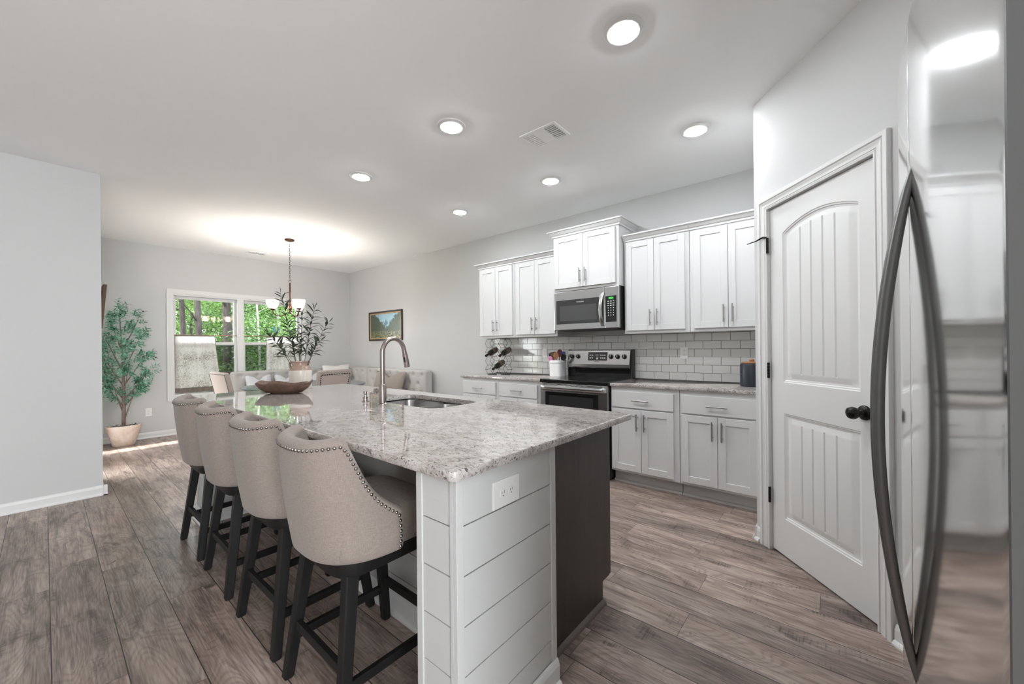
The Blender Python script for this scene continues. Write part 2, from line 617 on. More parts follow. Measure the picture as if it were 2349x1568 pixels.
# far wall with the window opening
wx0, wx1, wz0, wz1 = 1.235, 3.06, 0.575, 2.105
mb = MB()
mb.box(0.2, YW, 0, wx0, YW + 0.15, H).box(wx1, YW, 0, XW, YW + 0.15, H).box(wx0, YW, 0, wx1, YW + 0.15, wz0).box(wx0, YW, wz1, wx1, YW + 0.15, H)
struct(build(mb, 'wall_far', M_wall))
struct(build(MB().box(-4.1, YL, 0, XL, YL + 0.12, H), 'wall_left', M_wall))
# dining room side wall; unseen openings added for daylight and the sun strip
mb = MB()
mb.box(XL - 0.12, YL + 0.12, 0, XL, 5.6, H).box(XL - 0.12, 6.15, 0, XL, 6.83, H).box(XL - 0.12, 7.055, 0, XL, YW, H).box(XL - 0.12, 5.6, 2.05, XL, 6.15, H).box(XL - 0.12, 6.83, 2.05, XL, 7.055, H)
struct(build(mb, 'wall_dining', M_wall))
# living room wall and rear wall with an added daylight opening, behind the camera
mb = MB()
mb.box(-4.1, -3.1, 0, -4.0, YL, H)
struct(build(mb, 'wall_living', M_wall))
mb = MB()
mb.box(-4.0, -3.1, 0, -1.75, -3.0, H).box(1.2, -3.1, 0, XW, -3.0, H).box(-1.75, -3.1, 0, 1.2, -3.0, 0.04).box(-1.75, -3.1, 2.65, 1.2, -3.0, H)
struct(build(mb, 'wall_back', M_wall))
struct(build(MB().box(-2.9, YL + 0.12, 2.40, XL - 0.12, 6.40, 2.48), 'sun_blocker_slab', M_ceil))  # unseen slab added to keep the sun out of the wider opening

# pantry walls: short return and the diagonal wall with the door
A = Vector((2.953, 0.417, 0))
u = Vector((-0.7555, -0.6551, 0)).normalized()
nrm = Vector((u.y, -u.x, 0))          # into the kitchen (toward the camera)
if nrm.dot(Vector((-1, 0.6, 0))) < 0: nrm = -nrm
DM = Matrix((( u.x, nrm.x, 0, A.x), (u.y, nrm.y, 0, A.y), (0, 0, 1, 0), (0, 0, 0, 1)))   # local: x along wall, y out of wall, z up
DT0, DT1, DZ = 0.118, 0.842, 2.09
mb = MB()
mb.box(0, -0.11, 0, DT0, 0, H, DM).box(DT1, -0.11, 0, 1.045, 0, H, DM).box(DT0, -0.11, DZ, DT1, 0, H, DM)
E1 = DM @ Vector((1.045, 0, 0))
mb.box(E1.x, -0.98, 0, E1.x + 0.11, E1.y + 0.03, H)
mb.box(A.x + 0.03, 0.307, 0, XW, 0.417, H)
struct(build(mb, 'wall_pantry', M_wall))
struct(build(MB().box(0.2, -1.08, 0, E1.x + 0.11, -0.97, H), 'wall_alcove', M_wall))

def baseboard(mb, p0, p1, out, h=0.085, mat=None):
    """profile run from p0 to p1 (2-D), OUT = unit 2-D vector into the room"""
    prof = [(0, 0), (0.026, 0), (0.026, 0.008), (0.02, 0.018), (0.013, 0.022), (0.013, h - 0.022), (0.009, h - 0.008), (0.004, h), (0, h)]
    p0, p1, out = Vector(p0), Vector(p1), Vector(out)
    rings = []
    for p in (p0, p1):
        rings.append([(p.x + out.x * a, p.y + out.y * a, z) for a, z in prof])
    mb.loft(rings)
    return mb
mb = baseboard(MB(), (-4.0, YL), (XL + 0.026, YL), (0, -1))
baseboard(mb, (XL, YL - 0.026), (XL, YL + 0.5), (1, 0))
struct(build(mb, 'baseboard_left', M_trim))
struct(build(baseboard(MB(), (XL, YW), (XW, YW), (0, -1)), 'baseboard_far', M_trim))
struct(build(baseboard(MB(), (XW, 3.64), (XW, YW), (-1, 0)), 'baseboard_right', M_trim))
mb = MB()
a2, b2 = DM @ Vector((-0.005, 0, 0)), DM @ Vector((0.046, 0, 0))
baseboard(mb, (a2.x, a2.y), (b2.x, b2.y), (nrm.x, nrm.y))
baseboard(mb, (A.x - 0.02, A.y), (3.44, A.y), (0, 1))
a2, b2 = DM @ Vector((0.905, 0, 0)), DM @ Vector((1.045, 0, 0))
baseboard(mb, (a2.x, a2.y), (b2.x, b2.y), (nrm.x, nrm.y))
struct(build(mb, 'baseboard_pantry', M_trim))

# pantry door, frame and casing
def casing_prof():
    return [(0, 0), (0, 0.010), (0.010, 0.013), (0.013, 0.008), (0.016, 0.008), (0.018, 0.012), (0.030, 0.013), (0.042, 0.017), (0.046, 0.012), (0.049, 0.012), (0.052, 0.020), (0.070, 0.021), (0.072, 0.018), (0.072, 0)]
door = bpy.data.objects.new('door_1', None)
COL.objects.link(door)
struct(door, 'white arched two-panel pantry door with dark knob')
mb = MB()
T0, T1, ZT = DT0 + 0.012, DT1 - 0.014, DZ - 0.012
pr = casing_prof()
cas = MB()
rings = []
# left leg, head and right leg mitred: offset outwards by a, out of the wall by b
path = [((T0, 0.0), (-1, 0)), ((T0, ZT), (-1, 1)), ((T1, ZT), (1, 1)), ((T1, 0.0), (1, 0))]
for (px, pz), (ox, oz) in path:
    rings.append([DM @ Vector((px + ox * a, b, pz + oz * a)) for a, b in pr])
cas.loft(rings)
build(cas, 'casing', M_trim, door)
jam = MB()
jam.box(DT0, -0.11, 0, T0, 0.003, ZT, DM).box(T1, -0.11, 0, DT1, 0.003, ZT, DM).box(DT0, -0.11, ZT, DT1, 0.003, DZ, DM)
build(jam, 'jamb', M_trim, door)
D0, D1 = T0 + 0.003, T1 - 0.003
ZB, ZTOP = 0.012, ZT - 0.006
DF = -0.012                            # door face behind the wall face
PX0, PX1 = 0.236, 0.735                # panel extents along the wall
def arch_z(x, lift=0.0):
    s = (x - PX0) / (PX1 - PX0)
    return 1.902 + lift + 0.062 * math.sin(PI * max(0, min(1, s))) ** 0.85
NX = 24
def leaf_face():
    """door face as a height field: stiles flat, moulded recess, raised plank panel with V grooves"""
    xs = sorted(set([D0, D1] + [PX0 + q for q in (0, 0.006, 0.012, 0.022, 0.052, 0.060)] + [PX1 - q for q in (0, 0.006, 0.012, 0.022, 0.052, 0.060)]
                    + [PX0 + 0.06 + (PX1 - PX0 - 0.12) * k / 20 for k in range(1, 20)]
                    + [PX0 + 0.06 + (PX1 - PX0 - 0.12) * k / 5 + d for k in range(1, 5) for d in (-0.006, 0.006)]))
    gro = [PX0 + 0.06 + (PX1 - PX0 - 0.12) * k / 5 for k in range(1, 5)]
    def depth(e, x):
        # e = distance inside the panel outline
        if e <= 0: return 0.0
        pts = [(0, 0), (0.004, -0.004), (0.010, -0.0045), (0.014, -0.010), (0.024, -0.011), (0.050, -0.003), (0.058, -0.002), (9, -0.002)]
        for (a, da), (b, db) in zip(pts, pts[1:]):
            if e <= b:
                v = da + (db - da) * (e - a) / (b - a)
                break
        if e > 0.055 and any(abs(x - g) < 0.0035 for g in gro): v -= 0.006
        return v
    insets = [0, 0.004, 0.010, 0.014, 0.024, 0.050, 0.058]
    mbx = MB()
    def panel_column_z(x, lo, top):
        zs = [lo + q for q in insets] + [top(x) - q for q in reversed(insets)]
        return zs
    cols = []
    for x in xs:
        lo1, lo2 = 0.228, 1.03
        t2 = lambda q: 0.848
        z = [ZB, 0.12] + panel_column_z(x, lo1, t2) + [0.94] + panel_column_z(x, lo2, lambda q: arch_z(q)) + [2.03, ZTOP]
        col = []
        for k, zz in enumerate(z):
            ex = min(x - PX0, PX1 - x)
            if 2 <= k < 16: e = min(ex, zz - lo1, 0.848 - zz)
            elif 17 <= k < 31: e = min(ex, zz - lo2, arch_z(x) - zz)
            else: e = 0
            col.append(DM @ Vector((x, DF + depth(e, x), zz)))
        cols.append(col)
    mbx.loft(cols, closed=False)
    return mbx
lf = leaf_face()
slab = MB().box(D0, DF - 0.036, ZB, D1, DF - 0.0125, ZTOP, DM)
# thin closing strips around the face
slab.box(D0, DF - 0.013, ZB, D0 + 0.004, DF, ZTOP, DM).box(D1 - 0.004, DF - 0.013, ZB, D1, DF, ZTOP, DM)
slab.box(D0, DF - 0.013, ZB, D1, DF - 0.0005, ZB + 0.004, DM).box(D0, DF - 0.013, ZTOP - 0.004, D1, DF - 0.0005, ZTOP, DM)
leaf = build(slab, 'leaf', M_trim, door)
build(lf, 'panelled_face', M_trim, leaf, smooth=18)
def lathe_on(mb, prof, origin, axis, seg=24):
    ax = Vector(axis).normalized()
    q = ax.to_track_quat('Z', 'Y').to_matrix().to_4x4()
    q.translation = Vector(origin)
    return mb.lathe(prof, (0, 0, 0), seg, q)
ko = DM @ Vector((0.755, DF, 0.937))
mb = lathe_on(MB(), [(0.0, 0.0), (0.034, 0.0), (0.034, 0.006), (0.029, 0.012), (0.015, 0.016), (0.011, 0.022), (0.011, 0.034), (0.016, 0.038), (0.025, 0.046), (0.0285, 0.058), (0.025, 0.070), (0.014, 0.077), (0.0, 0.079)], ko, nrm)
build(mb, 'knob', M_orb, leaf, smooth=40)
for hz in (1.858, 1.095, 0.335):
    mb = MB()
    mb.box(T0 - 0.016, 0.0, hz - 0.047, T0 + 0.001, 0.006, hz + 0.047, DM)
    c0 = DM @ Vector((T0 + 0.002, 0.006, hz - 0.047))
    for k in range(5):
        z0 = hz - 0.047 + k * 0.019
        mb.cyl((c0.x, c0.y, z0), (c0.x, c0.y, z0 + 0.0178), 0.0075, seg=12)
    h = build(mb, 'hinge', M_orb, door, smooth=40)
    if hz > 1.8:
        ds = MB()
        p = [DM @ Vector(q) for q in ((T0, 0.006, hz + 0.05), (T0 - 0.02, 0.022, hz + 0.056), (T0 - 0.05, 0.040, hz + 0.042), (T0 - 0.125, 0.050, hz + 0.042))]
        ds.tube(p, [0.006, 0.007, 0.004, 0.003], 8)
        build(ds, 'hinge_stop', M_orb, h, smooth=60)

# ------------------------------------------------------------------ window
win = bpy.data.objects.new('window_1', None)
COL.objects.link(win)
struct(win, 'white twin double-hung dining window')
mb = MB()
cp = [(0, 0), (0, 0.012), (0.02, 0.016), (0.055, 0.018), (0.07, 0.02), (0.07, 0)]
rings = []
for (px, pz), (ox, oz) in [((wx0, wz0), (-1, -1)), ((wx0, wz1), (-1, 1)), ((wx1, wz1), (1, 1)), ((wx1, wz0), (1, -1))]:
    rings.append([Vector((px + ox * a, YW - b, pz + oz * a)) for a, b in cp])
mb.loft(rings, loop=True)
build(mb, 'casing', M_trim, win)
fr = MB()
MX0, MX1 = 2.055, 2.145
for x0, x1 in ((wx0 + 0.0004, wx0 + 0.018), (wx1 - 0.018, wx1 - 0.0004), (MX0, MX1)):
    fr.box(x0, YW - 0.001, wz0 + 0.0004, x1, YW + 0.13, wz1 - 0.0004)
for x0, x1 in ((wx0 + 0.0182, MX0 - 0.0002), (MX1 + 0.0002, wx1 - 0.0182)):
    fr.box(x0, YW - 0.0008, wz1 - 0.02, x1, YW + 0.1295, wz1 - 0.0005).box(x0, YW - 0.0008, wz0 + 0.0005, x1, YW + 0.1295, wz0 + 0.02)
build(fr, 'frame', M_trim, win)
for x0, x1 in ((wx0 + 0.0185, MX0 - 0.0005), (MX1 + 0.0005, wx1 - 0.0185)):
    for z0, z1, yo in ((1.33, wz1 - 0.02, 0.085), (wz0 + 0.02, 1.385, 0.05)):
        s = MB()
        w = 0.032
        y0, y1 = YW + yo, YW + yo + 0.03
        s.box(x0, y0, z0, x0 + w, y1, z1).box(x1 - w, y0, z0, x1, y1, z1)
        s.box(x0 + w, y0, z0, x1 - w, y1, z0 + 0.045).box(x0 + w, y0, z1 - 0.045, x1 - w, y1, z1)
        so = build(s, 'sash', M_trim, win, bevel=0.003)
        build(MB().box(x0 + w - 0.003, y0 + 0.012, z0 + 0.04, x1 - w + 0.003, y0 + 0.016, z1 - 0.04), 'pane', M_pane, so)
    # insect screen outside the lower sash
    build(MB().box(x0 + 0.01, YW + 0.122, wz0 + 0.02, x1 - 0.01, YW + 0.124, 1.34), 'insect_screen', M_screen, win)

# ------------------------------------------------------------------ kitchen cabinets
def shaker(mb, xf, y0, y1, z0, z1, th=0.02, rail=0.055, rec=0.008):
    """door whose face looks to -X at x = xf - th"""
    a = xf - th
    mb.box(a, y0, z0, xf - 0.001, y0 + rail, z1).box(a, y1 - rail, z0, xf - 0.001, y1, z1)
    mb.box(a, y0 + rail, z0, xf - 0.001, y1 - rail, z0 + rail).box(a, y0 + rail, z1 - rail, xf - 0.001, y1 - rail, z1)
    mb.box(a + rec, y0 + rail - 0.002, z0 + rail - 0.002, xf - 0.001, y1 - rail + 0.002, z1 - rail + 0.002)
    return mb
def bar_pull(c, axis, parent, x_face):
    """bar pull 150 mm long, its axis along y or z, centre c on the door face"""
    mb = MB()
    x = x_face - 0.030
    d = Vector((0, 1, 0)) if axis == 'y' else Vector((0, 0, 1))
    c = Vector((x, c[0], c[1]))
    mb.cyl(c - d * 0.075, c + d * 0.075, 0.006, seg=12)
    for s in (-1, 1):
        p = c + d * 0.048 * s
        mb.cyl(p, (x_face + 0.001, p.y, p.z), 0.0045, seg=10)
    return build(mb, 'handle', M_nickel, parent, smooth=40)
def crown(mb, x, y0, y1, z, xwall, ret0=False, ret1=False, s=1.0):
    prof = [(0, 0), (0.010, 0), (0.012, 0.014), (0.020, 0.020), (0.036, 0.040), (0.040, 0.046), (0.050, 0.050), (0.050, 0.062), (0, 0.062)]
    path = []
    if ret1: path.append(((xwall, y1), (0, 1)))
    path.append(((x, y1), (-1, 1 if ret1 else 0)))
    path.append(((x, y0), (-1, -1 if ret0 else 0)))
    if ret0: path.append(((xwall, y0), (0, -1)))
    rings = [[Vector((px + ox * a * s, py + oy * a * s, z + b * s)) for a, b in prof] for (px, py), (ox, oy) in path]
    return mb.loft(rings)

BX, CXF = 3.381, 3.356
def base_cabinet(label, y0, y1, end=None):
    t = thing('base_cabinet', label, 'cabinet', ((BX + XW) / 2, (y0 + y1) / 2, 0), group='white base cabinets along the wall')
    mb = MB()
    mb.box(BX, y0 + 0.0015, 0.112, XW - 0.001, y1 - 0.0015, 0.883)
    build(mb, 'carcass', M_cab, t)
    toe = MB().box(3.452, y0 + 0.002, 0.0, XW - 0.01, y1 - 0.002, 0.112)
    toe.box(3.436, y0 + 0.002, 0.0, 3.452, y1 - 0.002, 0.018)
    build(toe, 'toe_kick', M_toe, t)
    a, b = y0 + 0.045, y1 - 0.016
    ym = (a + b) / 2
    dr = build(MB().box(BX - 0.02, a, 0.700, BX - 0.001, b, 0.845), 'drawer', M_cab, t, bevel=0.002)
    bar_pull((ym, 0.769), 'y', dr, BX - 0.02)
    for d0, d1, hy in ((a, ym - 0.002, ym - 0.034), (ym + 0.002, b, ym + 0.034)):
        d = build(shaker(MB(), BX, d0, d1, 0.134, 0.686), 'door', M_cab, t, bevel=0.0012, segs=1)
        bar_pull((hy, 0.578), 'z', d, BX - 0.02)
    return t
base_cabinet('white base cabinet between range and pantry door side cabinet, just right of the oven', 1.022, 1.632)
base_cabinet('white base cabinet with its right edge at the pantry wall', 0.419, 1.020)
base_cabinet('white base cabinet just left of the oven', 2.428, 3.030)
base_cabinet('white base cabinet at the far end of the run, below the wine rack', 3.032, 3.634)

UX = 3.687
def wall_cabinet(label, y0, y1, z0, z1, x=UX, hz=1.522, doors=None, rets=(False, False), crown_s=1.0, group='white wall cabinets'):
    t = thing('wall_cabinet', label, 'cabinet', ((x + XW) / 2, (y0 + y1) / 2, z0), group=group)
    build(MB().box(x, y0 + 0.0015, z0, XW - 0.001, y1 - 0.0015, z1), 'carcass', M_cab, t)
    a, b = doors
    ym = (a + b) / 2
    for d0, d1, hy in ((a, ym - 0.002, ym - 0.033), (ym + 0.002, b, ym + 0.033)):
        d = build(shaker(MB(), x, d0, d1, z0 + 0.028, z1 - 0.022), 'door', M_cab, t, bevel=0.0012, segs=1)
        bar_pull((hy, hz), 'z', d, x - 0.02)
    build(crown(MB(), x - 0.001, y0, y1, z1 - 0.010, XW - 0.002, rets[0], rets[1], crown_s), 'crown_molding', M_cab, t)
    return t
wall_cabinet('white wall cabinet just right of the microwave', 1.018, 1.626, 1.375, 2.284, doors=(1.055, 1.604), rets=(False, False))
wall_cabinet('white wall cabinet ending at the pantry wall', 0.419, 1.016, 1.375, 2.284, doors=(0.440, 0.979))
wall_cabinet('white wall cabinet just left of the microwave', 2.418, 3.030, 1.375, 2.284, doors=(2.440, 3.000))
wall_cabinet('white wall cabinet at the far end, above the wine rack', 3.032, 3.634, 1.375, 2.284, doors=(3.062, 3.612), rets=(False, True))
wall_cabinet('taller white cabinet directly above the microwave', 1.640, 2.404, 1.850, 2.450, x=3.600, hz=1.995, doors=(1.676, 2.384), rets=(True, True), crown_s=1.05)

def slab_top(mb, x0, y0, x1, y1, z0, z1, r, hole=None, seg=6, edge=0.005):
    """stone slab with rounded plan corners, eased edges and an optional hole outline"""
    def rr(i):
        pts = []
        for cx, cy_, a0 in ((x1 - r, y1 - r, 0), (x0 + r, y1 - r, 90), (x0 + r, y0 + r, 180), (x1 - r, y0 + r, 270)):
            for k in range(seg + 1):
                a = math.radians(a0 + 90 * k / seg)
                pts.append((cx + (r - i) * math.cos(a), cy_ + (r - i) * math.sin(a)))
        return pts
    rings = []
    for i, z in ((edge, z0), (edge * 0.3, z0 + edge * 0.3), (0, z0 + edge), (0, z1 - edge), (edge * 0.3, z1 - edge * 0.3), (edge, z1)):
        rings.append([(x, y, z) for x, y in rr(i)])
    if not hole:
        return mb.loft(rings)
    mb.loft(rings, cap0=False, cap1=False)
    # bridge outer top/bottom outlines to the hole outline by angle
    cx = sum(p[0] for p in hole) / len(hole)
    cy_ = sum(p[1] for p in hole) / len(hole)
    for zi, z in ((0, z0), (5, z1)):
        outer = [Vector(p) for p in rings[zi]]
        inner = [Vector((p[0], p[1], z)) for p in hole]
        bm = bmesh.new()
        vo = [bm.verts.new(p) for p in outer]
        vi = [bm.verts.new(p) for p in inner]
        eo = [bm.edges.new((vo[k], vo[(k + 1) % len(vo)])) for k in range(len(vo))]
        ei = [bm.edges.new((vi[k], vi[(k + 1) % len(vi)])) for k in range(len(vi))]
        bmesh.ops.triangle_fill(bm, use_beauty=True, edges=eo + ei, normal=(0, 0, 1))
        bm.verts.index_update()
        mb.add([v.co[:] for v in bm.verts], [[v.index for v in f.verts] for f in bm.faces])
        bm.free()
    mb.loft([[(x, y, z0) for x, y in hole], [(x, y, z1 - 0.003) for x, y in hole], [(x + (cx - x) * -0.006, y + (cy_ - y) * -0.006, z1) for x, y in hole]], cap0=False, cap1=False)
    return mb
o = build(slab_top(MB(), CXF, 0.419, XW - 0.012, 1.634, 0.884, CT, 0.004), 'countertop', M_granite, smooth=40)
tag(o, 'speckled granite countertop between the range and the pantry wall', 'countertop', 'wall run countertops')
o = build(slab_top(MB(), CXF, 2.424, XW - 0.012, 3.662, 0.884, CT, 0.004), 'countertop', M_granite, smooth=40)
tag(o, 'speckled granite countertop under the wine rack, left of the range', 'countertop', 'wall run countertops')

# subway tile backsplash
mb = MB()
gx = XW - 0.0045
TH, TL = 0.0762, 0.1545
zt = 1.372
for r in range(6):
    z0 = CT + 0.001 + r * TH
    off = 0.060 + (TL / 2 if r % 2 else 0)
    y = 0.419 - TL + ((off - (0.419 - TL)) % TL)
    y -= TL
    while y < 3.634:
        y0, y1 = max(y + 0.0011, 0.420), min(y + TL - 0.0011, 3.634)
        if y1 - y0 > 0.012:
            za, zb = z0 + 0.001, min(z0 + TH - 0.001, zt)
            xa = XW - 0.0095
            bq = 0.0022
            p = [(gx, y0, za), (gx, y1, za), (gx, y1, zb), (gx, y0, zb), (xa, y0 + bq, za + bq), (xa, y1 - bq, za + bq), (xa, y1 - bq, zb - bq), (xa, y0 + bq, zb - bq)]
            mb.add(p, [(4, 5, 6, 7), (0, 1, 5, 4), (1, 2, 6, 5), (2, 3, 7, 6), (3, 0, 4, 7)])
        y += TL
# two more rows behind the microwave
bs = build(MB().box(gx, 0.419, CT + 0.0005, XW, 3.634, 1.374), 'wall_backsplash', M_grout)
struct(bs, 'white subway tile backsplash with grey grout')
build(mb, 'subway_tile', M_tile, bs)

# ------------------------------------------------------------------ island
isl = thing('kitchen_island', 'kitchen island with white shiplap end and dark wood back panel', 'island', (1.30, 2.27, 0))
IX0, IX1, IY0, IY1 = 0.7015, 1.8849, 0.7964, 3.7245
SX, SY = 0.728, 0.815                       # outer corner of the white end wall
def ship_wall(mb, p0, p1, out, zlist, z1, th=0.012, gap=0.004):
    """boards between 2-D points p0-p1, facing OUT, thickness th"""
    p0, p1, out = Vector(p0), Vector(p1), Vector(out)
    zs = [0.0] + zlist + [z1]
    for a, b in zip(zs, zs[1:]):
        z0_, z1_ = a + (gap / 2 if a > 0 else 0), b - (gap / 2 if b < z1 else 0)
        q = [p0, p1, p1 - out * th, p0 - out * th]
        mb.loft([[Vector((c.x, c.y, z0_)) for c in q], [Vector((c.x, c.y, z1_)) for c in q]])
    return mb
GZ = [0.032, 0.1745, 0.317, 0.459, 0.602, 0.745]
for yn, yf, nm in ((SY, 0.998, 'end_wall'), (3.52, 3.70, 'end_wall')):
    mb = MB()
    # core, then boards on its outer faces, then corner trims
    mb.box(SX + 0.016, yn + 0.016, 0, 1.213, yf - 0.016, 0.884)
    e = build(mb, nm, M_slot, isl)
    b = MB()
    ship_wall(b, (SX + 0.025, yn + 0.004), (1.19, yn + 0.004), (0, -1), GZ, 0.8838)
    ship_wall(b, (SX + 0.004, yn + 0.02), (SX + 0.004, yf - 0.02), (-1, 0), GZ, 0.8838)
    ship_wall(b, (SX + 0.025, yf - 0.004), (1.05, yf - 0.004), (0, 1), GZ, 0.8838)
    build(b, 'shiplap_boards', M_ship, e)
    c = MB()
    c.box(SX, yn, 0, SX + 0.027, yn + 0.016, 0.884).box(SX, yn + 0.016, 0, SX + 0.016, yn + 0.030, 0.884)
    c.box(SX, yf - 0.027, 0, SX + 0.016, yf, 0.884).box(SX + 0.016, yf - 0.016, 0, SX + 0.03, yf, 0.884)
    c.box(1.188, yn - 0.002, 0, 1.216, yn + 0.016, 0.884)
    build(c, 'corner_trim', M_ship, e, bevel=0.0015)
mb = MB().box(1.075, 0.99, 0, 1.20, 3.53, 0.884)
kw = build(mb, 'knee_wall', M_slot, isl)
build(ship_wall(MB(), (1.063, 0.998), (1.063, 3.52), (-1, 0), GZ, 0.8838), 'shiplap_boards', M_ship, kw)
bb = MB()
baseboard(bb, (SX + 0.002, SY), (1.216, SY), (0, -1), 0.098)
baseboard(bb, (SX, SY - 0.026), (SX, 0.998 + 0.026), (-1, 0), 0.098) if False else None
baseboard(bb, (1.063, 1.0), (1.063, 3.52), (-1, 0), 0.098)
baseboard(bb, (SX + 0.002, 3.52), (1.063, 3.52), (0, -1), 0.098)
baseboard(bb, (SX, 3.494), (SX, 3.70), (-1, 0), 0.098)
build(bb, 'base_trim', M_trim, isl)
# dark cabinet body (kitchen side)
mb = MB()
mb.box(1.2, 0.914, 0.105, 1.811, 3.515, 0.66).box(1.2, 0.914, 0.0, 1.742, 3.515, 0.105)
mb.box(1.2, 0.914, 0.66, 1.811, 1.66, 0.872).box(1.2, 2.48, 0.66, 1.811, 3.515, 0.872)
mb.box(1.2, 1.66, 0.66, 1.335, 2.48, 0.872).box(1.778, 1.66, 0.66, 1.811, 2.48, 0.872)
mb.box(1.216, 3.515, 0.105, 1.811, 3.69, 0.872).box(1.216, 3.515, 0.0, 1.742, 3.69, 0.105)
dk = build(mb, 'cabinet_body', M_darkcab, isl)
pn = MB()
pn.prism([(1.2, 0.0), (1.742, 0.0), (1.742, 0.105), (1.812, 0.105), (1.812, 0.884), (1.2, 0.884)], 0.895, 0.913, Matrix(((1, 0, 0, 0), (0, 0, 1, 0), (0, 1, 0, 0), (0, 0, 0, 1))))
build(pn, 'end_panel', M_darkcab, isl)
ff = MB().box(1.812, 0.897, 0.105, 1.835, 0.94, 0.884)
yq = 0.94
for k in range(5):
    w = (3.66 - 0.94) / 5
    ff.box(1.815, yq + 0.004, 0.12, 1.835, yq + w - 0.004, 0.68).box(1.815, yq + 0.004, 0.70, 1.835, yq + w - 0.004, 0.86)
    yq += w
build(ff, 'cabinet_fronts', M_darkcab, isl, bevel=0.002)
qr = MB()
prof = [(0, 0)] + [(0.019 * math.cos(a), 0.019 * math.sin(a)) for a in [PI / 2 * k / 6 for k in range(7)]]
qr.loft([[Vector((x, 0.895 - a, b)) for a, b in prof] for x in (1.216, 1.744)])
build(qr, 'quarter_round', M_quarter, isl, smooth=40)

# island worktop with the sink cut-out
SKX0, SKX1, SKY0, SKY1 = 1.372, 1.742, 1.715, 2.425
def rrect(x0, y0, x1, y1, r, seg=6, bow=0.0):
    pts = []
    for cx, cy_, a0 in ((x1 - r, y1 - r, 0), (x0 + r, y1 - r, 90), (x0 + r, y0 + r, 180), (x1 - r, y0 + r, 270)):
        for k in range(seg + 1):
            a = math.radians(a0 + 90 * k / seg)
            pts.append((cx + r * math.cos(a), cy_ + r * math.sin(a)))
    return pts
hole = rrect(SKX0, SKY0, SKX1, SKY1, 0.075)
o = build(slab_top(MB(), IX0, IY0, IX1, IY1, 0.8845, CT, 0.02, hole), 'island_countertop', M_granite, smooth=40)
tag(o, 'large speckled granite slab on top of the kitchen island', 'countertop')
# undermount double sink
sk = thing('kitchen_sink', 'stainless undermount double-bowl sink in the island', 'sink', (1.557, 2.07, 0.70))
def bowl(mb, x0, y0, x1, y1, ztop, zbot, r):
    rings = []
    th = 0.003
    for ins, z in ((-0.02, ztop), (0.0, ztop), (0.004, ztop - 0.02), (0.010, zbot + 0.04), (0.022, zbot + 0.012), (0.05, zbot)):
        rings.append([(x, y, z) for x, y in rrect(x0 + ins, y0 + ins, x1 - ins, y1 - ins, max(0.02, r - ins * 0.3))])
    mb.loft(rings, cap0=False, cap1=True)
    out = []
    for ins, z in ((-0.02, ztop - th), (-th, ztop - th), (0.001, ztop - 0.022), (0.007, zbot + 0.038), (0.020, zbot + 0.008), (0.05, zbot - th)):
        out.append([(x, y, z) for x, y in rrect(x0 + ins, y0 + ins, x1 - ins, y1 - ins, max(0.02, r - ins * 0.3))])
    mb.loft(out, cap0=False, cap1=True)
    return mb
for y0, y1, nm in ((1.700, 2.045, 'bowl'), (2.075, 2.440, 'bowl')):
    bo = build(bowl(MB(), 1.362, y0, 1.752, y1, 0.874, 0.69, 0.07), nm, M_sink, sk, smooth=40)
    cy2 = (y0 + y1) / 2
    build(MB().lathe([(0.0, 0.6915), (0.045, 0.6915), (0.048, 0.694), (0.036, 0.696), (0.0, 0.692)], (1.557, cy2, 0), 20), 'drain', M_nickel, bo, smooth=40)
build(MB().box(1.375, 2.046, 0.83, 1.74, 2.074, 0.866), 'divider', M_sink, sk, bevel=0.008)

# faucet
fc = thing('kitchen_faucet', 'tall gooseneck pull-down faucet beside the island sink', 'faucet', (1.321, 2.136, CT))
mb = MB().lathe([(0.0, 0), (0.031, 0), (0.031, 0.004), (0.026, 0.007), (0.0225, 0.008), (0.0225, 0.118), (0.020, 0.121), (0.0, 0.121)], (0, 0, 0), 32)
build(mb, 'body', M_bronze, fc, world=False, smooth=40)
r_arc, zc = 0.094, 0.306
pts = [Vector((0, 0, 0.12)), Vector((0, 0, 0.2)), Vector((0, 0, 0.27))]
sd = Vector((0.98, 0.2, 0)).normalized()
for k in range(0, 23):
    a = PI - (PI - 0.17) * k / 22
    pts.append(sd * (r_arc + r_arc * math.cos(a)) + Vector((0, 0, zc + r_arc * math.sin(a))))
last = pts[-1]
dv = (pts[-1] - pts[-2]).normalized()
pts.append(last + dv * 0.022)
build(MB().tube(pts, 0.0145, 20), 'spout', M_bronze, fc, world=False, smooth=60)
p0 = pts[-1]
hd = MB().tube([p0, p0 + dv * 0.001, p0 + dv * 0.075, p0 + dv * 0.088], [0.0150, 0.0165, 0.0182, 0.0170], 20)
h = build(hd, 'spray_head', M_bronze, fc, world=False, smooth=40)
bt = MB().box(-0.004, -0.006, 0, 0.004, 0.006, 0.034)
bt.v = [tuple(p0 + dv * 0.022 + dv * p[2] - sd * 0.0155 + Vector((0, p[1], 0)) + sd * p[0] - Vector((0, 0.004, 0))) for p in bt.v]
build(bt, 'spray_button', M_blackm, h, world=False, bevel=0.002)
vd = Vector((-0.15, 1, 0)).normalized()
vz = Vector((0, 0, 0.078))
mb = lathe_on(MB(), [(0.0, 0.0), (0.0165, 0.0), (0.0165, 0.022), (0.0155, 0.024), (0.0155, 0.027), (0.0175, 0.028), (0.0175, 0.047), (0.015, 0.050), (0.0, 0.050)], vz + vd * 0.016, vd)
vv_ = build(mb, 'valve', M_bronze, fc, world=False, smooth=40)
st = vz + vd * 0.055
build(MB().tube([st, st + Vector((0.02, 0.002, 0.004)), st + Vector((0.095, 0.0, 0.014))], [0.004, 0.0038, 0.003], 10), 'lever', M_bronze, vv_, world=False, smooth=60)
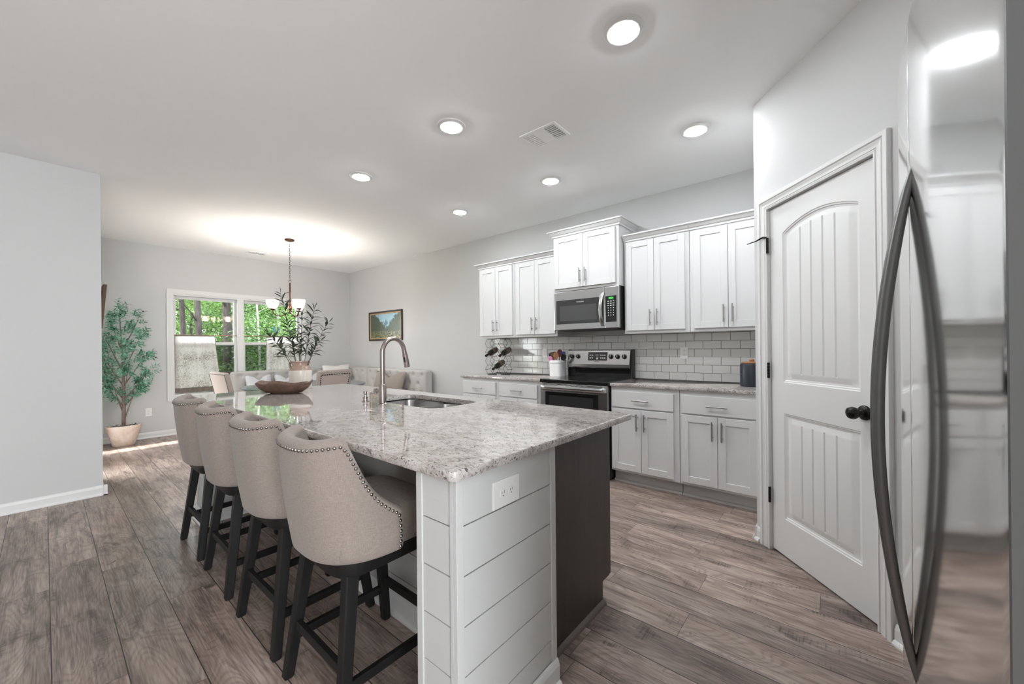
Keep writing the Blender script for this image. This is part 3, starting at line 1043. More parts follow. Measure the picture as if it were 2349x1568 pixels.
# soap dispenser
sp = thing('soap_dispenser', 'small pump soap dispenser beside the faucet', 'soap dispenser', (1.32, 2.335, CT))
build(MB().lathe([(0, 0), (0.023, 0), (0.023, 0.003), (0.015, 0.006), (0.013, 0.018), (0.016, 0.020), (0.016, 0.028), (0.009, 0.030), (0.0085, 0.040), (0.0, 0.040)], (0, 0, 0), 24), 'base', M_bronze, sp, world=False, smooth=40)
build(MB().lathe([(0, 0.038), (0.0085, 0.040), (0.0125, 0.060), (0.0115, 0.064), (0.0, 0.065)], (0, 0, 0), 24), 'pump_head', M_bronze, sp, world=False, smooth=40)
build(MB().tube([(0.006, 0, 0.054), (0.06, -0.03, 0.070), (0.105, -0.055, 0.082)], [0.0036, 0.0034, 0.003], 10), 'spout', M_bronze, sp, world=False, smooth=60)

# electrical outlets
def outlet(label, origin, right, up, out, w=0.072, h=0.116, horizontal=False):
    t = thing('electrical_outlet', label, 'outlet', origin, group='white wall outlets')
    Mx = Matrix((( right[0], up[0], out[0], 0), (right[1], up[1], out[1], 0), (right[2], up[2], out[2], 0), (0, 0, 0, 1)))
    p = MB().box(-w / 2, -h / 2, 0, w / 2, h / 2, 0.0055, Mx)
    build(p, 'cover_plate', M_whitepl, t, world=False, bevel=0.003)
    for s in (-1, 1):
        cx, cyy = (s * 0.0195, 0) if horizontal else (0, s * 0.0195)
        ring = [(0.0135 * math.cos(a), max(-0.0125, min(0.0125, 0.0165 * math.sin(a)))) for a in [2 * PI * k / 24 for k in range(24)]]
        rc = MB().prism([(x + cx, y + cyy) for x, y in ring], 0.005, 0.0075, Mx)
        ro = build(rc, 'receptacle', M_whitepl, t, world=False, bevel=0.0006, segs=1)
        sl = MB()
        for dx, hh in ((-0.0055, 0.004), (0.0055, 0.005)):
            sl.box(cx + dx - 0.0009, cyy + 0.0005, 0.0074, cx + dx + 0.0009, cyy + 0.0005 + hh * 1.6, 0.0077, Mx)
        sl.cyl(Mx @ Vector((cx, cyy - 0.0065, 0.0074)), Mx @ Vector((cx, cyy - 0.0065, 0.0077)), 0.0022, seg=8)
        build(sl, 'slots', M_slot, ro, world=False)
    return t
outlet('white outlet on the shiplap end of the island', (0.940, SY + 0.004, 0.792), (1, 0, 0), (0, 0, 1), (0, -1, 0), 0.128, 0.086, True)
outlet('white outlet on the tile between range and blue canister', (XW - 0.0095, 1.155, 1.182), (0, -1, 0), (0, 0, 1), (-1, 0, 0))
outlet('white outlet on the tile left of the utensil crock', (XW - 0.0095, 2.800, 1.180), (0, -1, 0), (0, 0, 1), (-1, 0, 0))
outlet('white outlet low on the far wall beside the potted olive tree', (0.960, YW, 0.372), (1, 0, 0), (0, 0, 1), (0, -1, 0))

# ------------------------------------------------------------------ range
def text_mesh(s, size, mat, parent, loc, right, up, align='CENTER', name='lettering', ext=0.0002):
    cu = bpy.data.curves.new(name, 'FONT')
    cu.body = s
    cu.size = size
    cu.align_x = align
    cu.align_y = 'CENTER'
    cu.extrude = ext
    tmp = bpy.data.objects.new(name, cu)
    COL.objects.link(tmp)
    bpy.context.view_layer.update()
    me = bpy.data.meshes.new_from_object(tmp.evaluated_get(bpy.context.evaluated_depsgraph_get()))
    bpy.data.objects.remove(tmp)
    me.materials.clear()
    me.materials.append(mat)
    r, uu = Vector(right), Vector(up)
    n_ = r.cross(uu)
    off = Vector(loc)
    q = parent
    while q is not None:
        off = off - q.location
        q = q.parent
    me.transform(Matrix(((r.x, uu.x, n_.x, off.x), (r.y, uu.y, n_.y, off.y), (r.z, uu.z, n_.z, off.z), (0, 0, 0, 1))))
    o = bpy.data.objects.new(name, me)
    link_obj(o, parent)
    return o
NY = (0, -1, 0)
UZ = (0, 0, 1)
rg = thing('electric_range', 'stainless steel electric range with black glass cooktop', 'range', (3.66, 2.03, 0))
RY0, RY1 = 1.642, 2.416
build(MB().box(3.375, RY0, 0.02, XW - 0.02, RY1, 0.895), 'body', M_blackm, rg)
mb = MB().box(3.335, RY0 - 0.002, 0.885, XW - 0.075, RY1 + 0.002, 0.921)
ck = build(mb, 'cooktop', M_black, rg, bevel=0.008, segs=3)
M_burn = pmat('burner_mark', (0.12, 0.12, 0.12), 0.2)
for bx, by, br in ((3.50, 1.84, 0.095), (3.50, 2.22, 0.075), (3.74, 1.84, 0.075), (3.74, 2.22, 0.095)):
    build(MB().lathe([(br - 0.002, 0.9211), (br - 0.002, 0.9214), (br, 0.9214), (br, 0.9211)], (bx, by, 0), 40, loop=True), 'burner_ring', M_burn, ck)
# backguard: black glass riser then slanted stainless console
mb = MB().box(3.905, RY0 + 0.004, 0.915, 3.965, RY1 - 0.004, 1.02)
build(mb, 'riser', M_black, rg, bevel=0.004)
YZ = Matrix(((1, 0, 0, 0), (0, 0, 1, 0), (0, 1, 0, 0), (0, 0, 0, 1)))
cons = MB().prism([(3.868, 1.018), (3.862, 1.030), (3.858, 1.060), (3.892, 1.208), (3.90, 1.213), (3.93, 1.213), (3.93, 1.018)], RY0 + 0.018, RY1 - 0.012, YZ)
co = build(cons, 'control_panel', M_steel, rg, bevel=0.002)
build(MB().prism([(3.895, 0.915), (3.895, 1.02), (3.91, 1.218), (3.975, 1.218), (3.975, 0.915)], RY0, RY0 + 0.018, YZ), 'side_cap', M_blackm, rg, bevel=0.004)
build(MB().prism([(3.895, 0.915), (3.895, 1.02), (3.91, 1.218), (3.975, 1.218), (3.975, 0.915)], RY1 - 0.012, RY1, YZ), 'side_cap', M_blackm, rg, bevel=0.004)
build(MB().box(3.928, RY0 + 0.018, 0.93, 3.975, RY1 - 0.012, 1.21), 'back_housing', M_blackm, rg)
sl = Vector((3.892 - 3.858, 0, 1.208 - 1.060)).normalized()      # up the console face
sn = Vector((-sl.z, 0, sl.x))                                     # out of the console face
def on_console(y, z):
    k = (z - 1.060) / (1.208 - 1.060)
    return Vector((3.858 + (3.892 - 3.858) * k, y, z))
for ky in (2.345, 2.268, 1.868, 1.793, 1.718):
    p = on_console(ky, 1.142)
    kb = lathe_on(MB(), [(0.0, 0), (0.024, 0), (0.024, 0.006), (0.0205, 0.009), (0.0185, 0.024), (0.0, 0.025)], p, sn, 24)
    k = build(kb, 'knob', M_black, rg, smooth=35)
    mk = MB()
    q = p + sn * 0.0252
    yv = Vector((0, 1, 0))
    mk.add([q + yv * 0.0018 + sl * 0.017, q - yv * 0.0018 + sl * 0.017, q - yv * 0.0018 - sl * 0.010, q + yv * 0.0018 - sl * 0.010], [(0, 1, 2, 3)])
    build(mk, 'pointer', M_glyph, k)
    tk = MB()
    for j in range(9):
        a = PI * (0.1 + 0.8 * j / 8)
        c = p + sn * 0.0006 + yv * math.cos(a) * 0.029 + sl * math.sin(a) * 0.029
        tk.add([c + yv * 0.0022 + sl * 0.0022, c - yv * 0.0022 + sl * 0.0022, c - yv * 0.0022 - sl * 0.0022, c + yv * 0.0022 - sl * 0.0022], [(0, 1, 2, 3)])
    build(tk, 'dial_marks', M_blackm, k)
dp = MB()
ds = []
for d in (0.0, 0.003):
    ds.append([on_console(y, z) + sn * d for y, z in ((2.141, 1.100), (2.141, 1.190), (1.912, 1.190), (1.912, 1.100))])
dp.loft(ds)
dd = build(dp, 'display', M_glassdark, rg, bevel=0.001)
text_mesh('10:21', 0.026, pmat('dim_digits', (0.35, 0.37, 0.36), 0.5), dd, on_console(2.030, 1.158) + sn * 0.0036, NY, sl)
gl = MB()
for gy in (2.112, 2.088, 1.985, 1.962, 1.940):
    for gz, hh in ((1.156, 0.006), (1.126, 0.006)):
        c = on_console(gy, gz) + sn * 0.0033
        gl.add([c + yv * 0.008 + sl * hh, c - yv * 0.008 + sl * hh, c - yv * 0.008 - sl * hh * 0.6, c + yv * 0.008 - sl * hh * 0.6], [(0, 1, 2, 3)])
for gz in (1.137, 1.124, 1.115):
    c = on_console(2.028, gz) + sn * 0.0033
    gl.add([c + yv * 0.012 + sl * 0.003, c - yv * 0.012 + sl * 0.003, c - yv * 0.012 - sl * 0.003, c + yv * 0.012 - sl * 0.003], [(0, 1, 2, 3)])
build(gl, 'touch_keys', M_glyph, dd)
text_mesh('FRIGIDAIRE', 0.011, M_blackm, co, on_console(2.03, 1.088) + sn * 0.0008, NY, sl)
# oven door
od = build(MB().box(3.338, RY0 + 0.004, 0.235, 3.374, RY1 - 0.004, 0.882), 'oven_door', M_steel, rg, bevel=0.004)
build(MB().box(3.3355, 1.745, 0.30, 3.339, 2.345, 0.795), 'window_surround', M_black, od)
build(MB().box(3.3345, 1.795, 0.36, 3.3358, 2.300, 0.760), 'window', M_glassdark, od)
mb = MB()
n_ = 24
rings = []
for k in range(n_ + 1):
    y = RY1 - 0.012 + (RY0 + 0.012 - RY1 + 0.012) * k / n_
    s = abs(2 * k / n_ - 1)
    px = 3.298 + 0.038 * max(0, (s - 0.86) / 0.14) ** 2
    rings.append([(px + a, y, 0.842 + b) for a, b in ((-0.010, -0.020), (-0.014, -0.008), (-0.015, 0.0), (-0.014, 0.008), (-0.010, 0.020), (-0.002, 0.023), (0.004, 0.018), (0.005, 0.0), (0.004, -0.018), (-0.002, -0.023))])
mb.loft(rings)
build(mb, 'handle', M_steel, od, smooth=50)
mb = MB()
for ya, yb in ((1.70, 1.85), (1.90, 1.98), (2.03, 2.20), (2.25, 2.38)):
    mb.box(3.3372, ya, 0.868, 3.3385, yb, 0.876).box(3.3372, ya, 0.806, 3.3385, yb, 0.813)
build(mb, 'vent_slots', M_slot, od)
dw = build(MB().box(3.338, RY0 + 0.004, 0.06, 3.374, RY1 - 0.004, 0.228), 'storage_drawer', M_steel, rg, bevel=0.004)

# ------------------------------------------------------------------ microwave
mw = thing('microwave', 'stainless over-the-range microwave with green clock digits', 'microwave', (3.80, 2.02, 1.43))
MY0, MY1 = 1.644, 2.400
build(MB().box(3.632, MY0, 1.434, XW - 0.012, MY1, 1.848), 'casing', M_blackm, mw)
dm = build(MB().box(3.598, 1.800, 1.434, 3.631, MY1, 1.846), 'door', M_steel, mw, bevel=0.005)
build(MB().box(3.5968, 1.815, 1.496, 3.600, 2.372, 1.752), 'dark_panel', M_glassdark, dm)
build(MB().box(3.5962, 1.885, 1.528, 3.5975, 2.325, 1.690), 'window', pmat('microwave_mesh', (0.07, 0.07, 0.07), 0.22), dm)
text_mesh('FRIGIDAIRE', 0.017, M_glyph, dm, (3.5962, 2.075, 1.722), NY, UZ)
mb = MB()
hp = []
for k in range(15):
    s = k / 14
    hp.append((3.598 - 0.042 * math.sin(PI * s) ** 0.7 if 0 < s < 1 else 3.598, 1.818 + 0.008 * math.sin(PI * s), 1.790 - 0.335 * s))
rings = []
for i, (x, y, z) in enumerate(hp):
    rings.append([(x - 0.005, y + 0.016, z), (x - 0.009, y, z), (x - 0.005, y - 0.016, z), (x + 0.005, y - 0.016, z), (x + 0.008, y, z), (x + 0.005, y + 0.016, z)])
mb.loft(rings)
build(mb, 'handle', M_steel, dm, smooth=50)
cpn = build(MB().box(3.598, MY0, 1.434, 3.631, 1.797, 1.846), 'control_side', M_steel, mw, bevel=0.005)
kp = build(MB().box(3.5965, 1.672, 1.494, 3.600, 1.790, 1.752), 'keypad', M_black, cpn)
text_mesh('10:21', 0.026, M_green, kp, (3.5958, 1.728, 1.730), NY, UZ)
mb = MB()
for r_, z in enumerate((1.700, 1.679, 1.658, 1.634, 1.610, 1.586, 1.562)):
    for cidx in range(3):
        y = 1.757 - cidx * 0.027
        w_, h_ = ((0.008, 0.003) if r_ < 3 else (0.0035, 0.0045))
        mb.box(3.5960, y - w_, z - h_, 3.5966, y + w_, z + h_)
build(mb, 'key_legends', M_glyph, kp)
build(MB().box(3.62, MY0 + 0.03, 1.424, 3.95, MY1 - 0.05, 1.434), 'underside_grille', M_slot, mw)

# ------------------------------------------------------------------ refrigerator
fg = thing('refrigerator', 'tall stainless french-door refrigerator with curved dark handles', 'refrigerator', (0.79, -0.45, 0))
FC, FM = -0.0773, 0.79
FHW = 0.345
def fy(x):
    t_ = (x - FM) / 0.42
    return FC - 0.03 * t_ * t_
def fridge_door(x0, x1, z0, z1, r0, r1):
    """bowed slab; r0 / r1 = edge roll radius at the x0 / x1 side"""
    prof = []
    n_ = 28
    back = -0.155
    xs = [x0 + r0 * (1 - math.cos(PI / 2 * k / 8)) for k in range(9)]
    ds_ = [r0 * (1 - math.sin(PI / 2 * k / 8)) for k in range(9)]
    mid = [x0 + r0 + (x1 - r1 - x0 - r0) * k / n_ for k in range(1, n_)]
    xs2 = [x1 - r1 * (1 - math.sin(PI / 2 * k / 8)) for k in range(9)]
    ds2 = [r1 * (1 - math.cos(PI / 2 * k / 8)) for k in range(9)]
    for x, d in zip(xs, ds_): prof.append((x, fy(x) - d))
    for x in mid: prof.append((x, fy(x)))
    for x, d in zip(xs2, ds2): prof.append((x, fy(x) - d))
    prof.append((x1, back))
    prof.append((x0, back))
    return MB().prism(prof, z0, z1)
ZSEAM, ZF = 0.615, 1.702
FN = FM - 0.331
dn = build(fridge_door(FN, FM - 0.003, ZSEAM, ZF, 0.0015, 0.0008), 'door', M_fridge, fg, smooth=30)
build(MB().box(FN - 0.006, -0.155, ZSEAM + 0.001, FN - 0.0002, fy(FN) + 0.0006, ZF - 0.001), 'door_side', M_fside, dn)
build(MB().box(FM - 0.0029, -0.15, ZSEAM + 0.002, FM + 0.0029, FC - 0.0009, ZF - 0.002), 'seam_shade_strip', M_blackm, fg)  # black strip stands in for the shade inside the door gap
df = build(fridge_door(FM + 0.003, FM + FHW, ZSEAM, ZF, 0.0008, 0.030), 'door', M_fridge, fg, smooth=30)
dz = build(fridge_door(FN, FM + FHW, 0.06, ZSEAM - 0.008, 0.004, 0.030), 'freezer_drawer', M_fridge, fg, smooth=30)
build(MB().box(FN - 0.004, -0.86, 0.02, FM + FHW - 0.004, -0.158, ZF - 0.012), 'cabinet', M_fside, fg, bevel=0.004)
build(MB().box(FM - FHW + 0.02, -0.175, 0.0, FM + FHW - 0.02, -0.13, 0.055), 'kick_grille', M_blackm, fg)
for xh, par, lean in ((FM - 0.022, dn, -1), (FM + 0.020, df, 1)):
    pts, rad = [], []
    for k in range(25):
        s = k / 24
        b = math.sin(PI * s)
        pts.append((xh + lean * 0.010 * b, fy(xh) - 0.004 + 0.0395 * b ** 0.85, 1.492 - 0.712 * s))
        rad.append(0.0042 + 0.0022 * min(1, b * 2.2))
    build(MB().tube(pts, rad, 16), 'handle', M_handle, par, smooth=60)
pts = [(FM - 0.27 + 0.54 * k / 16, fy(FM - 0.27 + 0.54 * k / 16) - 0.004 + 0.05 * math.sin(PI * k / 16) ** 0.8, 0.53) for k in range(17)]
build(MB().tube(pts, 0.011, 12), 'handle', M_handle, dz, smooth=60)

# ------------------------------------------------------------------ ceiling fixtures
CANS = [((1.828, 0.80), 'recessed ceiling light nearest the camera, above the island front'),
        ((1.828, 2.06), 'recessed ceiling light above the middle of the island'),
        ((1.828, 3.27), 'recessed ceiling light above the far end of the island'),
        ((3.00, 0.78), 'recessed ceiling light nearest the pantry wall'),
        ((3.02, 2.04), 'recessed ceiling light in front of the microwave cabinet'),
        ((3.03, 3.285), 'recessed ceiling light farthest along the cabinet run')]
c0 = None
for (x, y), lab in CANS:
    if c0 is None:
        c0 = thing('ceiling_light', lab, 'ceiling light', (x, y, H), group='recessed ceiling lights')
        tr = MB().lathe([(0.066, -0.003), (0.070, -0.012), (0.078, -0.014), (0.096, -0.006), (0.098, 0.0), (0.066, 0.0)], (0, 0, 0), 40, loop=True)
        build(tr, 'trim_ring', M_whitepl, c0, world=False, smooth=40)
        le = MB().lathe([(0.0, -0.024), (0.028, -0.023), (0.048, -0.0205), (0.060, -0.016), (0.066, -0.008), (0.066, -0.002), (0.0, -0.002)], (0, 0, 0), 32)
        build(le, 'lens', M_lens, c0, world=False, smooth=40)
    else:
        dup(c0, (x, y, H), 0, lab)
def vent(label, x0, y0, x1, y1):
    t = thing('ceiling_vent', label, 'vent', ((x0 + x1) / 2, (y0 + y1) / 2, H), group='ceiling air registers')
    z0, z1 = H - 0.008, H
    f = MB()
    w = 0.022
    f.box(x0, y0, z0, x1, y0 + w, z1).box(x0, y1 - w, z0, x1, y1, z1).box(x0, y0 + w, z0, x0 + w, y1 - w, z1).box(x1 - w, y0 + w, z0, x1, y1 - w, z1)
    build(f, 'frame', M_vent, t, bevel=0.002)
    build(MB().box(x0 + w, y0 + w, H - 0.0012, x1 - w, y1 - w, H - 0.0002), 'duct_opening', M_slot, t)
    s = MB()
    L_ = (y1 - y0 - 2 * w)
    for sec in range(3):
        ya = y0 + w + L_ * sec / 3 + 0.004
        yb = y0 + w + L_ * (sec + 1) / 3 - 0.004
        tilt = (0.9, 0.35, -0.6)[sec]
        if sec == 1:
            for k in range(11):
                yc = ya + (yb - ya) * (k + 0.5) / 11
                s.box(x0 + w, yc - 0.0032, z0, x1 - w, yc + 0.0032, H - 0.0014)
        else:
            nn = 8
            for k in range(nn):
                xc = x0 + w + (x1 - x0 - 2 * w) * (k + 0.5) / nn
                hw = 0.0042 if sec == 0 else 0.0075
                s.box(xc - hw, ya, z0, xc + hw, yb, H - 0.0014)
        if sec < 2:
            s.box(x0 + w, yb, z0, x1 - w, yb + 0.008, H - 0.0014)
    build(s, 'louvers', M_vent, t)
    return t
vent('white ceiling air register among the recessed kitchen lights', 2.243, 1.484, 2.460, 1.790)
vent('small white ceiling air register near the dining window wall', 2.055, 7.01, 2.325, 7.20)

# ------------------------------------------------------------------ counter stools
def sgnpow(v, p):
    return math.copysign(abs(v) ** p, v)
def stool_plan(phi, w):
    a = 0.243 + (0.288 - 0.243) * w
    b = 0.236 + (0.224 - 0.236) * w
    n_ = 2.5 + 0.3 * w
    return Vector((-a * abs(math.cos(phi)) ** (2 / n_), b * sgnpow(math.sin(phi), 2 / n_), 0))
NAILZ = [(-0.40, 0.922), (-0.285, 0.922), (-0.22, 0.932), (-0.178, 0.936), (-0.166, 0.918), (-0.147, 0.862), (-0.125, 0.800), (-0.106, 0.764), (-0.085, 0.734), (-0.058, 0.708), (-0.03, 0.686), (0.0, 0.668), (0.1, 0.664)]
def lerp_tab(tab, x):
    for (a, va), (b, vb) in zip(tab, tab[1:]):
        if x <= b:
            return va + (vb - va) * (x - a) / (b - a)
    return tab[-1][1]
def make_stool(label):
    t = thing('counter_stool', label, 'stool', (0.80, 1.417, 0), group='taupe counter stools along the island')
    # columns evenly spaced along the plan curve
    fine = [stool_plan(-PI / 2 + PI * k / 4000, 0.6) for k in range(4001)]
    acc = [0.0]
    for p, q in zip(fine, fine[1:]): acc.append(acc[-1] + (q - p).length)
    NC = 90
    phis, j = [], 0
    for c in range(NC + 1):
        target = acc[-1] * c / NC
        while j < 4000 and acc[j + 1] < target: j += 1
        phis.append(-PI / 2 + PI * min(j + 1 if c else 0, 4000) / 4000)
    ZB_ = 0.555
    TH_ = 0.052
    cols, nail_pts = [], []
    for c, ph in enumerate(phis):
        xm = stool_plan(ph, 0.6).x
        zn = lerp_tab(NAILZ, xm)
        def P(z):
            w = (z - 0.555) / 0.385
            return stool_plan(ph, w) + Vector((0, 0, z))
        e = 0.003
        tng = (stool_plan(min(ph + e, PI / 2), 0.6) - stool_plan(max(ph - e, -PI / 2), 0.6))
        tng.normalize()
        inn = Vector((-tng.y, tng.x, 0))
        if inn.dot(Vector((0.05, 0, 0)) - stool_plan(ph, 0.6)) < 0: inn = -inn
        ring = []
        b0 = P(ZB_)
        ring.append(b0 + inn * 0.022 - Vector((0, 0, 0.012)))
        ring.append(b0 + inn * 0.006 - Vector((0, 0, 0.008)))
        for k in range(13):
            z = ZB_ + (zn - ZB_) * k / 12
            bulge = 0.006 * math.sin(PI * k / 12)
            ring.append(P(z) - inn * bulge)
        top = P(zn)
        nail_pts.append((top, -inn))
        for k in range(1, 9):
            a = PI * k / 9
            ring.append(top + inn * (TH_ / 2 - (TH_ / 2 + 0.004) * math.cos(a)) + Vector((0, 0, 0.026 * math.sin(a) + 0.002)))
        for k in range(7):
            z = zn - (zn - 0.60) * k / 6
            ring.append(P(z) + inn * (TH_ + 0.012 * math.sin(PI * k / 6)))
        cols.append(ring)
    sh = MB()
    # rounded front ends of the wings
    def endring(ring, dx, sc):
        cen = sum(ring, Vector((0, 0, 0))) / len(ring)
        return [Vector((p.x + dx, cen.y + (p.y - cen.y) * sc, cen.z + (p.z - cen.z) * (1 - (1 - sc) * 0.25))) for p in ring]
    allc = [endring(cols[0], 0.010, 0.60), endring(cols[0], 0.007, 0.88)] + cols + [endring(cols[-1], 0.007, 0.88), endring(cols[-1], 0.010, 0.60)]
    sh.loft(allc)
    build(sh, 'upholstered_back', M_linen, t, world=False, smooth=60)
    # nail-head trim on the outer face
    pts = []
    def vert_edge(col, zn, outn):
        res = []
        for k in range(7):
            z = ZB_ + 0.006 + (zn - ZB_ - 0.012) * k / 6
            w = (z - 0.555) / 0.385
            res.append((stool_plan(col, w) + Vector((-0.006, 0, z)) + outn * (0.0055 * math.sin(PI * (z - ZB_) / (zn - ZB_)) + 0.0015), outn))
        return res
    pts += vert_edge(phis[0], nail_pts[0][0].z, nail_pts[0][1])
    pts += nail_pts[1:-1]
    pts += list(reversed(vert_edge(phis[-1], nail_pts[-1][0].z, nail_pts[-1][1])))
    for sy in (-1, 1):
        pass
    nm_ = MB()
    def nail(p, n_, r=0.0066):
        q = n_.to_track_quat('Z', 'Y').to_matrix().to_4x4()
        q.translation = p - n_ * 0.0005
        nm_.lathe([(r, 0.0), (r * 0.88, r * 0.42), (r * 0.5, r * 0.75), (0.0005, r * 0.85)], (0, 0, 0), 8, q)
    d = 0.0
    sp_ = 0.0178
    nxt = 0.0
    for (p, n0), (q, n1) in zip(pts, pts[1:]):
        L_ = (q - p).length
        while nxt <= d + L_ and L_ > 1e-6:
            k = (nxt - d) / L_
            nail(p.lerp(q, k), n0.lerp(n1, k).normalized())
            nxt += sp_
        d += L_
    def seat_ring(z, s, a=0.205, b=0.213, n_=7.0, N=64):
        return [Vector((0.004 + a * s * sgnpow(math.cos(q), 2 / n_), b * s * sgnpow(math.sin(q), 2 / n_), z)) for q in [2 * PI * k / N for k in range(N)]]
    seat = MB().loft([seat_ring(0.552, 0.96), seat_ring(0.558, 0.99), seat_ring(0.575, 1.0), seat_ring(0.640, 1.005), seat_ring(0.662, 0.985), seat_ring(0.678, 0.93), seat_ring(0.688, 0.82), seat_ring(0.694, 0.6), seat_ring(0.696, 0.3)])
    build(seat, 'seat', M_linen, t, world=False, smooth=50)
    sr = seat_ring(0.566, 1.003, N=400)
    run = [p for p in sr if p.x > 0.012]
    run.sort(key=lambda p: math.atan2(p.y, p.x))
    dd_ = 0
    for p, q in zip(run, run[1:]):
        dd_ += (q - p).length
        if dd_ >= sp_ and not (abs(p.y) < 0.2 and p.x < 0.02):
            dd_ = 0
            n_ = Vector((1, 0, 0)) if abs(p.y) < 0.195 else Vector((0, math.copysign(1, p.y), 0))
            nail(p, n_)
    build(nm_, 'studs', M_nail, t, world=False, smooth=60)
    def ap(z, s): return [Vector((0.0 + 0.197 * s * sgnpow(math.cos(q), 2 / 5), 0.197 * s * sgnpow(math.sin(q), 2 / 5), z)) for q in [2 * PI * k / 48 for k in range(48)]]
    build(MB().loft([ap(0.496, 0.99), ap(0.500, 1.0), ap(0.552, 1.0)]), 'seat_frame', M_legwood, t, world=False, smooth=40)
    LT, LB = (0.148, 0.158), (0.2105, 0.2085)
    def leg_at(sx, sy, z):
        k = z / 0.5
        return Vector((sx * (LB[0] + (LT[0] - LB[0]) * k), sy * (LB[1] + (LT[1] - LB[1]) * k), z))
    for sx, sy in ((-1, -1), (-1, 1), (1, -1), (1, 1)):
        lg = MB()
        rings = []
        for z, hw in ((0.0, 0.0145), (0.006, 0.0175), (0.25, 0.0195), (0.505, 0.0225)):
            c = leg_at(sx, sy, z)
            ch = 0.004
            rings.append([c + Vector(q) for q in ((hw - ch, -hw, 0), (hw, -hw + ch, 0), (hw, hw - ch, 0), (hw - ch, hw, 0), (-hw + ch, hw, 0), (-hw, hw - ch, 0), (-hw, -hw + ch, 0), (-hw + ch, -hw, 0))])
        lg.loft(rings)
        build(lg, 'leg', M_legwood, t, world=False)
    def bar(p, q, hw, hh):
        d_ = (q - p).normalized()
        s_ = d_.cross(Vector((0, 0, 1))).normalized()
        return MB().loft([[c + s_ * a + Vector((0, 0, b)) for a, b in ((-hw, -hh), (hw, -hh), (hw, hh), (-hw, hh))] for c in (p, q)])
    for p, q in ((leg_at(-1, -1, 0.207), leg_at(-1, 1, 0.207)), (leg_at(1, -1, 0.205), leg_at(1, 1, 0.205)), (leg_at(-1, -1, 0.158), leg_at(1, -1, 0.158)), (leg_at(-1, 1, 0.158), leg_at(1, 1, 0.158))):
        build(bar(p, q, 0.010, 0.016), 'stretcher', M_legwood, t, world=False, bevel=0.002)
    return t
s0 = make_stool('taupe linen counter stool nearest the camera, at the white island end')
for y, rz, lab in ((1.968, 0.015, 'second taupe counter stool from the white island end'), (2.574, -0.01, 'third taupe counter stool from the white island end'), (3.144, 0.01, 'taupe counter stool farthest from the camera, fourth along the island')):
    dup(s0, (0.80, y, 0), rz, lab)

# ------------------------------------------------------------------ worktop objects
bw = thing('dough_bowl', 'long carved wooden dough bowl on the far end of the island', 'bowl', (1.196, 3.31, CT))
BA = math.atan2(-0.767, 0.6416)
def bowl_ring(s, z, wav, ph=0.0, N=72):
    out = []
    for k in range(N):
        q = 2 * PI * k / N
        x = 0.213 * s * sgnpow(math.cos(q), 0.9)
        y = 0.118 * s * sgnpow(math.sin(q), 0.95) * (1 + 0.05 * math.sin(2 * q + 1))
        zz = z + wav * (0.006 * math.sin(3 * q + 0.6) + 0.004 * math.sin(7 * q + ph) + 0.016 * abs(math.cos(q)) ** 3)
        out.append(Vector((x * math.cos(BA) - y * math.sin(BA), x * math.sin(BA) + y * math.cos(BA), zz)))
    return out
mb = MB().loft([bowl_ring(0.42, 0.0, 0), bowl_ring(0.62, 0.006, 0), bowl_ring(0.85, 0.034, 0.3), bowl_ring(0.98, 0.064, 0.9), bowl_ring(1.0, 0.074, 1), bowl_ring(0.97, 0.078, 1), bowl_ring(0.92, 0.070, 1), bowl_ring(0.80, 0.040, 0.4), bowl_ring(0.55, 0.018, 0), bowl_ring(0.3, 0.014, 0)])
build(mb, 'bowl', M_bowl, bw, world=False, smooth=50)

def mk_jug():
    mt = pmat('stoneware', (0.6, 0.55, 0.5), 0.25, spec=0.5)
    t = NT(mt)
    tc = t.n('ShaderNodeTexCoord')
    sp_ = t.n('ShaderNodeSeparateXYZ')
    t.l(tc.outputs['Object'], sp_.inputs[0])
    f = t.noise(tc.outputs['Object'], 14, 3)
    top = t.mix(f, lin((136, 106, 90)), lin((186, 164, 148)))
    c = t.mix(t.math('GREATER_THAN', sp_.outputs[2], 0.158), lin((214, 206, 196)), top)
    t.base(c)
    return mt
M_jug = mk_jug()
jg = thing('stoneware_jug', 'two-tone stoneware jug holding leafy stems behind the wooden bowl', 'jug', (1.432, 3.60, CT))
mb = MB().lathe([(0.0, 0.0), (0.084, 0.0), (0.089, 0.006), (0.0895, 0.15), (0.088, 0.160), (0.076, 0.178), (0.066, 0.190), (0.063, 0.200), (0.064, 0.222), (0.070, 0.228), (0.070, 0.236), (0.064, 0.237), (0.058, 0.228), (0.056, 0.20), (0.076, 0.16), (0.080, 0.02), (0.0, 0.015)], (0, 0, 0), 40)
build(mb, 'body', M_jug, jg, world=False, smooth=40)
hd_ = Vector((-0.6416, 0.767, 0))
hp = [hd_ * 0.062 + Vector((0, 0, 0.222)), hd_ * 0.088 + Vector((0, 0, 0.226)), hd_ * 0.096 + Vector((0, 0, 0.205)), hd_ * 0.090 + Vector((0, 0, 0.180)), hd_ * 0.076 + Vector((0, 0, 0.166))]
build(MB().tube(hp, [0.008, 0.009, 0.009, 0.009, 0.008], 12), 'handle', M_jug, jg, world=False, smooth=60)

